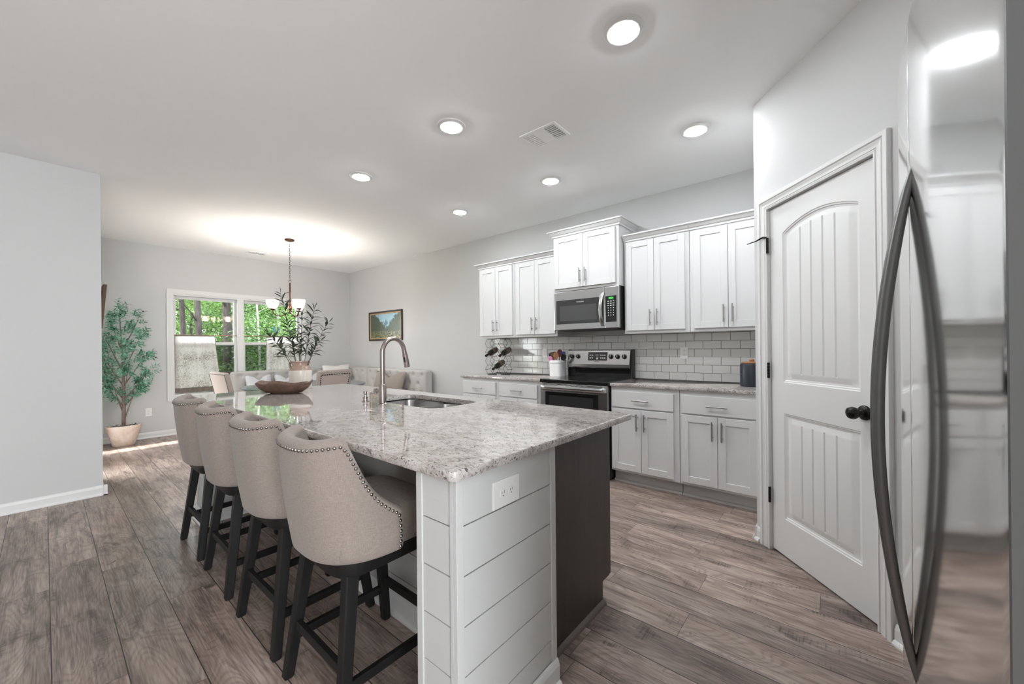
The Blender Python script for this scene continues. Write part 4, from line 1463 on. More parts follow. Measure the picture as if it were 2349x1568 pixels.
def leaf_quad(mb, base, d, up, L_, w, droop=0.15, fold=0.12):
    """pointed lance-shaped leaf, folded along its midrib"""
    d = d.normalized()
    s_ = d.cross(up)
    if s_.length < 1e-3: s_ = d.orthogonal()
    s_.normalize()
    n_ = s_.cross(d).normalized()
    P = lambda a, b, c: base + d * (L_ * a) + s_ * (w * b) + n_ * c
    V_ = [P(0, 0, 0), P(0.3, 0.42, fold * w), P(0.62, 0.46, fold * w - droop * L_ * 0.25), P(1.0, 0, -droop * L_), P(0.62, -0.46, fold * w - droop * L_ * 0.25), P(0.3, -0.42, fold * w), P(0.3, 0, 0), P(0.62, 0, -droop * L_ * 0.3)]
    mb.add(V_, [(0, 6, 1), (1, 6, 7, 2), (2, 7, 3), (0, 5, 6), (5, 4, 7, 6), (4, 3, 7)])
PX = Vector((0.6416, -0.767, 0))       # picture-right at the jug
PYD = Vector((0.767, 0.6416, 0))       # away from the camera
JT = Vector((1.432, 3.60, 1.13))
STEMS = [  # (right offset, depth offset, top z, bend), label
    ((-0.180, 0.02, 1.745), 'tallest leafy stem in the jug, rising up and left'),
    ((-0.265, -0.04, 1.395), 'leafy stem reaching far left from the jug'),
    ((0.125, 0.00, 1.610), 'leafy stem rising at the right side of the jug'),
    ((0.225, 0.05, 1.490), 'leafy stem spreading widest to the right of the jug'),
    ((-0.020, 0.07, 1.570), 'leafy stem standing upright in the middle of the jug'),
    ((0.015, -0.08, 1.400), 'short leafy stem leaning towards the camera from the jug'),
    ((-0.110, -0.02, 1.480), 'leafy stem between the tall and the far-left stems in the jug'),
    ((0.190, -0.03, 1.330), 'low leafy stem at the right of the jug'),
    ((-0.220, 0.05, 1.280), 'low leafy stem at the left of the jug')]
rs = random.Random(11)
for (rx, ry, tz), lab in STEMS:
    b0 = Vector((1.432, 3.60, 0.95)) + PX * rx * 0.10
    tip = Vector((1.432, 3.60, tz)) + PX * rx + PYD * ry
    mid = JT + PX * rx * 0.35 + PYD * ry * 0.3 + Vector((0, 0, (tz - 1.13) * 0.25))
    path = []
    for k in range(15):
        s = k / 14
        path.append(b0 * (1 - s) ** 2 + (mid + Vector((0, 0, 0.02))) * 2 * s * (1 - s) + tip * s * s)
    stem = thing('olive_branch', lab, 'branch', tuple(b0), group='leafy stems in the stoneware jug')
    build(MB().tube(path, [0.0028 * (1 - 0.6 * k / 14) for k in range(15)], 6), 'stem', M_twig, stem, smooth=60)
    lv = MB()
    Lt = sum((q - p).length for p, q in zip(path, path[1:]))
    nl = int(Lt / 0.0175)
    for k in range(nl):
        s = 0.36 + 0.64 * k / nl
        i = min(13, int(s * 14))
        p = path[i].lerp(path[i + 1], s * 14 - i)
        ax = (path[i + 1] - path[i]).normalized()
        if p.z < 1.185: continue
        ang = 2.4 * k + rs.uniform(-0.4, 0.4)
        o1 = ax.orthogonal().normalized()
        o2 = ax.cross(o1)
        side = o1 * math.cos(ang) + o2 * math.sin(ang)
        d = side * rs.uniform(0.7, 1.0) + ax * rs.uniform(0.25, 0.9) + Vector((0, 0, rs.uniform(-0.25, 0.1)))
        leaf_quad(lv, p, d, Vector((rs.uniform(-0.5, 0.5), rs.uniform(-0.5, 0.5), 1)), rs.uniform(0.06, 0.105), rs.uniform(0.016, 0.024), rs.uniform(0.02, 0.18))
    leaf_quad(lv, tip, (tip - path[-2]) + Vector((0.01, 0, 0)), Vector((1, 0, 0.2)), 0.06, 0.016, 0.05)
    build(lv, 'leaves', M_stemleaf, stem, recalc=False)

# wine rack: honeycomb of wire, front and rear layers
wr = thing('wine_rack', 'black wire honeycomb wine rack on the far end of the counter', 'wine rack', (3.76, 3.40, CT))
Tn = Vector((0.26, -0.966, 0)).normalized()
Dn = Vector((0.966, 0.26, 0)).normalized()
HS = 0.0640
HHt = HS * math.sqrt(3)
FO = Vector((3.664, 3.478, CT + 0.003))                # front, lower left corner of the left column's flat
def hexc(col, row):
    return (HS * 0.5 + col * 1.5 * HS, HHt * 0.5 + row * HHt + (HHt * 0.5 if col == 1 else 0))
def hexv(cx, cz):
    return [(cx + HS * math.cos(a), cz + HS * math.sin(a)) for a in [PI / 3 * k for k in range(6)]]
cells = [(0, r) for r in range(4)] + [(1, r) for r in range(3)] + [(2, r) for r in range(4)]
def W3(x, z, dpt): return FO + Tn * x + Vector((0, 0, z)) + Dn * dpt
for dpt, nm in ((0.0, 'front_grid'), (0.13, 'rear_grid')):
    edges = set()
    for c, r in cells:
        hv = hexv(*hexc(c, r))
        for a, b in zip(hv, hv[1:] + hv[:1]):
            ka, kb = (round(a[0], 3), round(a[1], 3)), (round(b[0], 3), round(b[1], 3))
            edges.add((min(ka, kb), max(ka, kb)))
    g = MB()
    for a, b in sorted(edges):
        g.cyl(W3(a[0], a[1], dpt), W3(b[0], b[1], dpt), 0.0021, seg=6)
    build(g, nm, M_blackm, wr)
g = MB()
for a in ((0.0, 0.0), (HS, 0.0), (3 * HS, 0.0), (4 * HS, 0.0), (0.0, 4 * HHt), (HS, 4 * HHt), (3 * HS, 4 * HHt), (4 * HS, 4 * HHt), (-HS * 0.5, HHt * 0.5), (-HS * 0.5, HHt * 2.5), (4.5 * HS, HHt * 0.5), (4.5 * HS, HHt * 2.5)):
    g.cyl(W3(a[0], a[1], 0), W3(a[0], a[1], 0.13), 0.0021, seg=6)
build(g, 'cross_wires', M_blackm, wr)
M_bottle = pmat('dark_bottle', (0.012, 0.014, 0.010), 0.06, spec=0.6)
M_foil = pmat('bottle_foil', (0.022, 0.008, 0.009), 0.3)
M_label = m_paint('bottle_label', lin((104, 88, 74)), 0.6)
for (c, r), lab in (((0, 2), 'dark wine bottle lying in the left column of the wine rack'), ((2, 2), 'dark wine bottle lying in the right column of the wine rack'), ((1, 0), 'dark wine bottle lying low in the middle column of the wine rack')):
    cx, cz = hexc(c, r)
    cen = W3(cx, cz, 0.065)
    axd = (-Dn * math.cos(0.26) - Vector((0, 0, 1)) * math.sin(0.26)).normalized()
    wb = thing('wine_bottle', lab, 'bottle', tuple(cen), group='bottles in the wine rack')
    org = -axd * 0.13
    build(lathe_on(MB(), [(0.0, 0.0), (0.032, 0.001), (0.0365, 0.008), (0.0365, 0.175), (0.033, 0.196), (0.020, 0.216), (0.0145, 0.226), (0.0145, 0.236), (0, 0.236)], org, axd, 28), 'glass_body', M_bottle, wb, world=False, smooth=40)
    build(lathe_on(MB(), [(0.0, 0.234), (0.0150, 0.234), (0.0150, 0.290), (0.0162, 0.291), (0.0162, 0.302), (0.0, 0.303)], org, axd, 24), 'foil_neck', M_foil, wb, world=False, smooth=40)
    build(lathe_on(MB(), [(0.0367, 0.05), (0.0369, 0.05), (0.0369, 0.14), (0.0367, 0.14)], org, axd, 28), 'label', M_label, wb, world=False, smooth=40)

# utensil crock and utensils
cr = thing('utensil_crock', 'white ceramic crock full of utensils left of the range', 'crock', (3.80, 2.495, CT))
def cr_ring(h, z, n_=5.0, N=48): return [Vector((h * sgnpow(math.cos(q), 2 / n_), h * sgnpow(math.sin(q), 2 / n_), z)) for q in [2 * PI * k / N for k in range(N)]]
mb = MB().loft([cr_ring(0.072, 0), cr_ring(0.076, 0.004), cr_ring(0.078, 0.155), cr_ring(0.083, 0.158), cr_ring(0.084, 0.182), cr_ring(0.081, 0.186), cr_ring(0.076, 0.184), cr_ring(0.072, 0.15), cr_ring(0.070, 0.012)])
build(mb, 'pot', pmat('white_ceramic', (0.82, 0.82, 0.82), 0.18), cr, world=False, smooth=40)
M_pink = pmat('pink_silicone', lin((232, 150, 196)), 0.5)
M_red = pmat('dark_red_silicone', lin((92, 26, 38)), 0.45)
M_blue = pmat('blue_silicone', lin((58, 74, 132)), 0.45)
UT = [('black slotted turner leaning left in the crock', M_blackm, (-0.01, 0.050), (-0.01, 0.085, 0.268), 'turner'),
      ('pink silicone spatula leaning forward in the crock', M_pink, (-0.058, 0.030), (-0.090, 0.048, 0.232), 'spatula'),
      ('pale wooden spoon with a hole in the crock', M_lidwood, (-0.040, -0.010), (-0.055, -0.012, 0.275), 'spoon'),
      ('dark red spoon upright at the back of the crock', M_red, (0.030, 0.0), (0.035, -0.01, 0.305), 'spoon'),
      ('blue spatula at the right of the crock', M_blue, (0.020, -0.040), (0.020, -0.075, 0.285), 'spatula'),
      ('black ladle leaning right out of the crock', M_blackm, (-0.01, -0.050), (-0.02, -0.105, 0.255), 'ladle'),
      ('brown wooden turner behind the pink spatula in the crock', M_framewood, (0.0, 0.030), (-0.02, 0.050, 0.280), 'turner')]
for lab, mt, (bx, by), tp, kind in UT:
    ut = thing('cooking_' + kind, lab, 'utensil', (3.80, 2.495, CT + 0.02), group='utensils in the crock')
    p0 = Vector((bx * 0.5, by * 0.5, 0.0))
    p1 = Vector(tp) - Vector((0, 0, 0.02))
    dv_ = (p1 - p0).normalized()
    hk = p1 - dv_ * 0.085
    build(MB().tube([p0, hk], [0.005, 0.0045], 8), 'handle', mt, ut, world=False, smooth=60)
    sd_ = Vector((0.35, -0.93, 0))
    sd_ = (sd_ - dv_ * sd_.dot(dv_)).normalized()
    nn = dv_.cross(sd_)
    outline = {'turner': [(0.0, 0.010), (0.02, 0.024), (0.085, 0.032)], 'spatula': [(0.0, 0.010), (0.015, 0.021), (0.06, 0.024), (0.085, 0.014)], 'spoon': [(0.0, 0.006), (0.02, 0.022), (0.05, 0.031), (0.075, 0.026), (0.09, 0.008)], 'ladle': [(0.0, 0.008), (0.02, 0.026), (0.05, 0.034), (0.08, 0.022)]}[kind]
    rings = []
    for a, w_ in outline:
        cup = 0.010 if kind in ('spoon', 'ladle') else 0.0
        c = hk + dv_ * a
        rings.append([c - sd_ * w_ + nn * 0.002, c + nn * (0.0025 + cup), c + sd_ * w_ + nn * 0.002, c + sd_ * w_ - nn * 0.001, c - nn * (0.0025 - cup), c - sd_ * w_ - nn * 0.001])
    build(MB().loft(rings), 'head', mt, ut, world=False, smooth=50)
# canister
cn = thing('canister', 'dark blue-black canister with wooden lid by the pantry wall', 'canister', (3.72, 0.553, CT))
build(MB().lathe([(0.0, 0.0), (0.079, 0.0), (0.084, 0.006), (0.085, 0.02), (0.085, 0.172), (0.080, 0.184), (0.070, 0.187), (0.0, 0.187)], (0, 0, 0), 40), 'jar', pmat('navy_glaze', (0.018, 0.024, 0.034), 0.35), cn, world=False, smooth=35)
build(MB().lathe([(0.0, 0.187), (0.071, 0.187), (0.073, 0.190), (0.073, 0.198), (0.070, 0.200), (0.020, 0.200), (0.016, 0.202), (0.020, 0.216), (0.015, 0.222), (0.0, 0.223)], (0, 0, 0), 36), 'lid', M_lidwood, cn, world=False, smooth=35)

# ------------------------------------------------------------------ pictures
def mk_painting():
    mt = pmat('landscape_paint', (0.3, 0.35, 0.3), 0.4)
    t = NT(mt)
    tc = t.n('ShaderNodeTexCoord')
    g = tc.outputs['Generated']
    sp_ = t.n('ShaderNodeSeparateXYZ')
    t.l(g, sp_.inputs[0])
    yv_, zv = sp_.outputs[1], sp_.outputs[2]
    mpn = t.n('ShaderNodeMapping')
    mpn.inputs['Scale'].default_value = (1, 9, 3)
    t.l(g, mpn.inputs[0])
    n1 = t.noise(mpn.outputs[0], 2.2, 4, 0.7, 0.6)
    n2 = t.noise(g, 22, 3, 0.7)
    dist = t.math('ABSOLUTE', t.math('SUBTRACT', yv_, 0.46))
    sky = t.math('SUBTRACT', t.math('MULTIPLY', zv, 0.70), t.math('ADD', dist, t.math('MULTIPLY', n1, 0.55)))
    skyc = t.mix(n2, lin((96, 166, 200)), lin((196, 214, 210)))
    trees = t.ramp(n1, [(0.3, lin((34, 44, 38))), (0.5, lin((84, 96, 74))), (0.62, lin((58, 66, 66))), (0.75, lin((150, 150, 130)))])
    c = t.mix(t.ramp(sky, [(0.02, (0, 0, 0)), (0.06, (1, 1, 1))]), trees, skyc)
    ground = t.ramp(n2, [(0.35, lin((50, 60, 64))), (0.5, lin((96, 100, 76))), (0.6, lin((168, 166, 100))), (0.7, lin((70, 76, 78)))])
    c = t.mix(t.ramp(t.math('ADD', zv, t.math('MULTIPLY', n1, 0.25)), [(0.36, (1, 1, 1)), (0.44, (0, 0, 0))]), c, ground)
    peak = t.math('LESS_THAN', t.math('ADD', t.math('MULTIPLY', t.math('ABSOLUTE', t.math('SUBTRACT', yv_, 0.47)), 2.6), t.math('ABSOLUTE', t.math('SUBTRACT', zv, 0.60))), t.math('MULTIPLY_ADD', n1, 0.5, -0.08))
    c = t.mix(t.math('MULTIPLY', peak, 0.8), c, lin((70, 104, 132)))
    t.base(c)
    t.bump(n2, 0.3, 0.004)
    return mt
pa = thing('framed_painting', 'small landscape painting in a dark and gold frame on the long wall', 'painting', (XW, 6.325, 1.672))
PY0, PY1, PZ0, PZ1 = 5.795, 6.855, 1.402, 1.938
mb = MB()
for a, wd, x in ((0.0, 0.032, 0.034),):
    pass
def frame_ring(mb, y0, y1, z0, z1, w, x0, x1):
    mb.box(x0, y0, z0, x1, y0 + w, z1).box(x0, y1 - w, z0, x1, y1, z1).box(x0, y0 + w, z0, x1, y1 - w, z0 + w).box(x0, y0 + w, z1 - w, x1, y1 - w, z1)
    return mb
build(frame_ring(MB(), PY0, PY1, PZ0, PZ1, 0.030, XW - 0.034, XW - 0.001), 'outer_frame', mk_wood('walnut_frame', lin((66, 46, 34)), lin((40, 28, 22)), 1, 0.4), pa, bevel=0.004)
build(frame_ring(MB(), PY0 + 0.028, PY1 - 0.028, PZ0 + 0.028, PZ1 - 0.028, 0.024, XW - 0.026, XW - 0.001), 'gold_liner', pmat('gold_leaf', lin((186, 158, 112)), 0.45, metal=0.3), pa, bevel=0.005)
build(MB().box(XW - 0.016, PY0 + 0.05, PZ0 + 0.05, XW - 0.002, PY1 - 0.05, PZ1 - 0.05), 'canvas', mk_painting(), pa)
# tilted wooden frame on the dining side wall (mostly hidden by the corner)
wf = thing('wooden_wall_frame', 'brown wooden frame hanging tilted on the wall behind the left corner', 'frame', (XL, 5.6, 1.47))
mb = MB()
mb.box(0.0, -0.30, 0.0, 0.026, -0.262, 0.415).box(0.0, 0.262, 0.0, 0.026, 0.30, 0.415).box(0.0, -0.262, 0.0, 0.026, 0.262, 0.04).box(0.0, -0.262, 0.375, 0.026, 0.262, 0.415)
RM = Matrix.Rotation(math.radians(4.5), 4, 'Y')
mb.v = [tuple(RM @ Vector(p) + Vector((0.004, 0, 0))) for p in mb.v]
build(mb, 'frame', M_framewood, wf, world=False, bevel=0.002)
mb = MB().box(0.006, -0.262, 0.04, 0.014, 0.262, 0.375)
mb.v = [tuple(RM @ Vector(p) + Vector((0.004, 0, 0))) for p in mb.v]
build(mb, 'backing', M_bark, wf, world=False)

# ------------------------------------------------------------------ dining corner
tb = thing('dining_table', 'round blue-grey dining table in the window corner', 'table', (2.39, 5.80, 0))
build(MB().lathe([(0.0, 0.728), (0.74, 0.728), (0.775, 0.738), (0.78, 0.748), (0.772, 0.758), (0.0, 0.760)], (0, 0, 0), 72), 'tabletop', M_tablet, tb, world=False, smooth=40)
build(MB().lathe([(0.30, 0.0), (0.30, 0.03), (0.14, 0.06), (0.09, 0.16), (0.075, 0.40), (0.10, 0.58), (0.16, 0.69), (0.40, 0.705), (0.40, 0.728), (0, 0.728), (0.0, 0.0)][:9] + [(0.0, 0.728)], (0, 0, 0), 36), 'pedestal', M_tablet, tb, world=False, smooth=40)

def dining_chair(label, loc, rz, nails=True):
    t = thing('dining_chair', label, 'chair', loc, rz, 'upholstered dining chairs at the round table')
    # local: chair faces +x, backrest at x = -0.22
    def back_ring(z, hw, th, lean):
        c = -0.20 - lean
        r = 0.012
        return [Vector((c - th / 2, -hw + r, z)), Vector((c - th / 2 + r, -hw, z)), Vector((c + th / 2 - r, -hw, z)), Vector((c + th / 2, -hw + r, z)), Vector((c + th / 2, hw - r, z)), Vector((c + th / 2 - r, hw, z)), Vector((c - th / 2 + r, hw, z)), Vector((c - th / 2, hw - r, z))]
    bk = MB().loft([back_ring(0.40, 0.225, 0.055, 0.0), back_ring(0.50, 0.23, 0.056, 0.0), back_ring(0.75, 0.245, 0.054, 0.035), back_ring(0.975, 0.252, 0.05, 0.085), back_ring(0.992, 0.248, 0.042, 0.088), back_ring(0.998, 0.235, 0.035, 0.089)])
    b = build(bk, 'backrest', M_linen2, t, world=False, smooth=35)
    pp = MB()
    def edge_pt(z, s, inset, off=0.002):
        for (za, ha, ta, la), (zb, hb, tb_, lb) in zip(((0.40, 0.225, 0.055, 0.0), (0.50, 0.23, 0.056, 0.0), (0.75, 0.245, 0.054, 0.035)), ((0.50, 0.23, 0.056, 0.0), (0.75, 0.245, 0.054, 0.035), (0.975, 0.252, 0.05, 0.085))):
            if z <= zb + 1e-6:
                k = (z - za) / (zb - za)
                return Vector((-0.20 - (la + (lb - la) * k) - (ta + (tb_ - ta) * k) / 2 - off, s * (ha + (hb - ha) * k - inset), z))
        return Vector((-0.312, s * (0.252 - inset), 0.975))
    if nails:
        line = [edge_pt(0.42 + 0.525 * k / 20, -1, 0.030) for k in range(21)] + [edge_pt(0.945, -1 + 2 * k / 20, 0.030) for k in range(1, 20)] + [edge_pt(0.945 - 0.525 * k / 20, 1, 0.030) for k in range(21)]
        d, nxt = 0, 0
        for p, q in zip(line, line[1:]):
            L_ = (q - p).length
            while nxt <= d + L_ and L_ > 0:
                c = p.lerp(q, (nxt - d) / L_)
                pp.lathe([(0.0075, 0.0), (0.006, 0.004), (0.0005, 0.0055)], (0, 0, 0), 8, Matrix.Translation(c) @ Matrix.Rotation(-PI / 2, 4, 'Y'))
                nxt += 0.026
            d += L_
        build(pp, 'studs', M_naildark, t, world=False)
    pipe = [edge_pt(0.42 + 0.555 * k / 12, -1, 0.004) for k in range(13)] + [edge_pt(0.975, -1 + 2 * k / 10, 0.004) for k in range(1, 10)] + [edge_pt(0.975 - 0.555 * k / 12, 1, 0.004) for k in range(13)]
    build(MB().tube(pipe, 0.003, 6), 'piping', M_fside if not nails else M_linen2, b, world=False)
    st_ = MB()
    def srg(z, s): return [Vector((0.02 + 0.245 * s * sgnpow(math.cos(q), 0.3), 0.245 * s * sgnpow(math.sin(q), 0.3), z)) for q in [2 * PI * k / 40 for k in range(40)]]
    st_.loft([srg(0.39, 0.97), srg(0.40, 1.0), srg(0.46, 1.0), srg(0.485, 0.95), srg(0.495, 0.7)])
    build(st_, 'seat', M_linen2, t, world=False, smooth=50)
    for sx, sy in ((-0.2, -0.2), (-0.2, 0.2), (0.22, -0.2), (0.22, 0.2)):
        build(MB().cyl((sx * 1.08 if sx < 0 else sx, sy, 0), (sx, sy, 0.395), 0.014, 0.022, 8), 'leg', M_legwood, t, world=False)
    return t
dining_chair('upholstered dining chair left of the round table, seen from its side', (1.575, 5.49, 0), 0.06, nails=False)
dining_chair('upholstered dining chair with dark nailheads, its back to the island', (2.215, 5.05, 0), PI / 2 + 0.31)

# tufted banquette in three units
def tufted(mb, fn, us, vs_, hole, depth=0.02, sig=0.030):
    pass
def banquette(label, loc, rz, width, ends=(True, True), bz=0.905, depth=0.60, ret=0.0):
    """local: back along x (0..width) at y = 0 (wall side), seat towards -y; ret = length of a second back along the right-hand wall"""
    t = thing('banquette', label, 'banquette', loc, rz, 'tufted grey corner banquette')
    bth = 0.13
    zb = 0.46
    def tufted_back(wd, T, nm):
        nx_, nz_ = max(12, int(wd / 0.022)), 26
        cols_ = max(2, round(wd / 0.235))
        btn = []
        for r_, zz in enumerate((0.832, 0.688, 0.545)):
            for k in range(cols_ + 1):
                x = (k + (0.5 if r_ % 2 == 0 else 0.0)) * wd / cols_
                if 0.04 < x < wd - 0.04: btn.append((x, zz))
        rings = []
        for i in range(nx_ + 1):
            x = wd * i / nx_
            e = min(x, wd - x)
            rnd_ = 0.03 * (1 - min(1, e / 0.04)) ** 2
            ring = []
            for j in range(nz_ + 1):
                z = zb + (bz - 0.03 - zb) * j / nz_
                y = -bth + rnd_
                for bx_, bz_ in btn:
                    d2 = ((x - bx_) ** 2 + (z - bz_) ** 2)
                    if d2 < 0.03: y += 0.030 * math.exp(-d2 / (2 * 0.018 ** 2)) + 0.012 * math.exp(-d2 / (2 * 0.05 ** 2))
                ring.append(T(x, y, z))
            tz = bz - rnd_ * 0.6
            ring += [T(x, -bth + 0.012 + rnd_, tz - 0.012), T(x, -bth + 0.035 + rnd_, tz), T(x, -0.03, tz), T(x, -0.005, tz - 0.02), T(x, -0.002, zb)]
            rings.append(ring)
        b = build(MB().loft(rings), nm, M_grey, t, world=False, smooth=50)
        bm_ = MB()
        for bx_, bz_ in btn:
            bm_.loft([[T(bx_ + r_ * math.cos(2 * PI * q / 10), -bth + 0.042 - h_, bz_ + r_ * math.sin(2 * PI * q / 10)) for q in range(10)] for r_, h_ in ((0.011, 0.0), (0.010, 0.005), (0.004, 0.008))])
        build(bm_, 'tufting_buttons', M_grey, b, world=False, smooth=50)
    tufted_back(width, lambda x, y, z: Vector((x, y, z)), 'tufted_back')
    if ret > 0:
        tufted_back(ret, lambda x, y, z: Vector((width + y, -0.135 - x, z)), 'tufted_return')
    cu_ = MB()
    cu_.box(0.004, -depth, 0.34, width - 0.004, -0.02, 0.47)
    build(cu_, 'seat_cushion', M_grey, t, world=False, bevel=0.025, segs=3)
    build(MB().box(0.01, -depth + 0.02, 0.08, width - 0.01, -0.02, 0.34), 'seat_base', M_grey, t, world=False, bevel=0.01)
    for lx in (0.06, width - 0.06):
        for ly in (-depth + 0.07, -0.08):
            build(MB().box(lx - 0.022, ly - 0.022, 0, lx + 0.022, ly + 0.022, 0.08), 'leg', M_legwood, t, world=False)
    return t
banquette('tufted grey bench along the long wall, under the painting', (XW - 0.035, 6.74, 0), -PI / 2, 1.77)
banquette('tufted grey bench along the window wall', (1.93, YW - 0.045, 0), 0, 1.43)
cb = banquette('tufted grey corner unit of the banquette where the walls meet', (3.365, YW - 0.045, 0), 0, 0.59, depth=0.84, ret=0.70)

def pillow(label, c, size, rz, mat, chop=0.0, tilt=0.35, th=0.13, asp=1.0, group='throw pillows on the banquette'):
    t = thing('throw_pillow', label, 'pillow', c, rz, group)
    mbp = MB()
    N = 18
    def f(side):
        def g(a, b):
            x, z = 2 * a - 1, 2 * b - 1
            ex, ez = 1 - abs(x) ** 3, 1 - abs(z) ** 3
            puff = (max(0, ex) * max(0, ez)) ** 0.45
            pin = 1 - 0.06 * (1 - x * x) if abs(z) > 0.98 else 1
            px = x * (1 - 0.07 * (1 - abs(x)) * 0) * (1 - 0.05 * (1 - z * z))
            pz = z * (1 - 0.05 * (1 - x * x))
            if z > 0: pz -= chop * math.exp(-(x / 0.33) ** 2) * z
            y = side * th / 2 * puff * (1 - 0.5 * chop * math.exp(-(x / 0.25) ** 2) * max(0, z))
            p = Vector((px * size * asp / 2, y, (pz + 1) * size / 2))
            return Vector((p.x, p.y * math.cos(tilt) + p.z * math.sin(tilt), p.z * math.cos(tilt) - p.y * math.sin(tilt)))
        return g
    mbp.grid(f(1), N, N)
    mbp.grid(f(-1), N, N)
    me_o = build(mbp, 'cushion', mat, t, world=False, smooth=80)
    bm = bmesh.new()
    bm.from_mesh(me_o.data)
    bmesh.ops.remove_doubles(bm, verts=bm.verts, dist=0.0008)
    bmesh.ops.recalc_face_normals(bm, faces=bm.faces)
    bm.to_mesh(me_o.data)
    bm.free()
    return t
pillow('pale grey pillow nearest the left end of the window bench', (2.28, 7.27, 0.475), 0.39, 0.05, M_pilgrey, 0.42)
pillow('pale grey pillow behind the round table, second on the window bench', (2.69, 7.27, 0.475), 0.38, -0.05, M_pilgrey, 0.40)
pillow('pale pillow half hidden by the jug, third on the window bench', (3.09, 7.26, 0.475), 0.37, 0.0, M_pilgrey, 0.35)
pillow('large white pillow in the banquette corner', (3.52, 7.20, 0.475), 0.50, -0.15, M_pilwhite, 0.05, 0.2)
pillow('tan pillow with a deep chop on the bench under the painting', (3.63, 5.78, 0.475), 0.41, -PI / 2 + 0.08, M_piltan, 0.45, 0.3, 0.13, 1.9)

# ------------------------------------------------------------------ chandelier
ch = thing('chandelier', 'bronze three-arm chandelier with lit glass bowl shades over the dining table', 'chandelier', (2.216, 5.90, H))
M_chbr = mk_steel('chandelier_bronze', (0.075, 0.036, 0.026), 0.4, 2)
build(MB().lathe([(0.0, 0.0), (0.062, 0.0), (0.064, -0.010), (0.055, -0.022), (0.02, -0.028), (0.0, -0.03)], (0, 0, 0), 32), 'canopy', M_chbr, ch, world=False, smooth=40)
cm = MB()
nk = 17
for k in range(nk):
    zc_ = -0.035 - 0.535 * (k + 0.5) / nk
    loop = []
    for q in range(14):
        a = 2 * PI * q / 14
        x_, z_ = 0.0075 * math.cos(a), 0.0215 * math.sin(a)
        loop.append((x_, 0, zc_ + z_) if k % 2 == 0 else (0, x_, zc_ + z_))
    cm.tube(loop, 0.0019, 6, loop=True)
build(cm, 'chain', M_chbr, ch, world=False, smooth=60)
build(MB().tube([(0.018 * math.cos(2 * PI * q / 20) * 0.6416, -0.018 * math.cos(2 * PI * q / 20) * 0.767, -0.592 + 0.021 * math.sin(2 * PI * q / 20)) for q in range(20)], 0.003, 8, loop=True), 'ring', M_chbr, ch, world=False, smooth=60)
build(MB().lathe([(0.0, -0.612), (0.010, -0.614), (0.0095, -0.865), (0.015, -0.870), (0.018, -0.878), (0.011, -0.884), (0.010, -0.898), (0.018, -0.918), (0.026, -0.945), (0.027, -0.962), (0.020, -0.982), (0.014, -0.994), (0.022, -0.998), (0.026, -1.010), (0.026, -1.028), (0.012, -1.036), (0.0, -1.042)], (0, 0, 0), 28), 'column', M_chbr, ch, world=False, smooth=40)
for k in range(3):
    a = math.atan2(0.3516, -0.936) + 2 * PI * k / 3
    dx, dy = math.cos(a), math.sin(a)
    ap_ = [(dx * r_, dy * r_, z_) for r_, z_ in ((0.015, -1.014), (0.06, -1.055), (0.115, -1.078), (0.165, -1.070), (0.198, -1.042), (0.210, -1.010), (0.210, -0.985))]
    ar = build(MB().tube(ap_, 0.0065, 10), 'arm', M_chbr, ch, world=False, smooth=60)
    cx_, cy_ = dx * 0.210, dy * 0.210
    build(MB().lathe([(0.0, -0.998), (0.018, -0.998), (0.034, -0.985), (0.034, -0.975), (0.0, -0.972)], (cx_, cy_, 0), 24), 'shade_holder', M_chbr, ar, world=False, smooth=40)
    sh_ = MB().lathe([(0.030, -0.974), (0.046, -0.966), (0.062, -0.942), (0.073, -0.905), (0.078, -0.860), (0.076, -0.860), (0.071, -0.904), (0.060, -0.940), (0.045, -0.962), (0.030, -0.970)], (cx_, cy_, 0), 36)
    build(sh_, 'glass_shade', M_shade, ar, world=False, smooth=60)
    build(MB().lathe([(0.0, -0.970), (0.012, -0.968), (0.014, -0.945), (0.027, -0.915), (0.029, -0.900), (0.022, -0.884), (0.0, -0.876)], (cx_, cy_, 0), 18), 'bulb', M_bulb, ar, world=False, smooth=60)

# ------------------------------------------------------------------ curtains
def mk_curtain():
    mt = pmat('cafe_curtain', (0.7, 0.7, 0.7), 0.8, spec=0.1)
    t = NT(mt)
    v = t.coord(scale=(1.2, 0.0, 1.0))
    n1 = t.noise(v, 62, 4, 0.75, 1.2)
    n2 = t.noise(v, 5, 2, 0.5)
    tc = t.n('ShaderNodeTexCoord')
    sp_ = t.n('ShaderNodeSeparateXYZ')
    t.l(tc.outputs['Object'], sp_.inputs[0])
    low = t.ramp(sp_.outputs[2], [(0.60, (1, 1, 1)), (0.76, (0.25, 0.25, 0.25))])
    f = t.math('ADD', n1, t.math('MULTIPLY', t.math('SUBTRACT', n2, 0.5), 0.35))
    f = t.math('ADD', f, t.math('MULTIPLY_ADD', low, 0.14, -0.15))
    c = t.ramp(f, [(0.47, lin((250, 249, 248))), (0.58, lin((206, 202, 196))), (0.70, lin((124, 118, 110)))])
    t.base(c)
    tl = t.n('ShaderNodeBsdfTranslucent')
    t.l(c, tl.inputs[0])
    mx = t.n('ShaderNodeMixShader')
    mx.inputs[0].default_value = 0.6
    t.l(t.b.outputs[0], mx.inputs[1])
    t.l(tl.outputs[0], mx.inputs[2])
    t.l(mx.outputs[0], t.t.nodes['Material Output'].inputs[0])
    return mt
M_curt = mk_curtain()
M_hem = mk_fabric('curtain_edge', lin((96, 88, 80)), lin((150, 142, 132)))
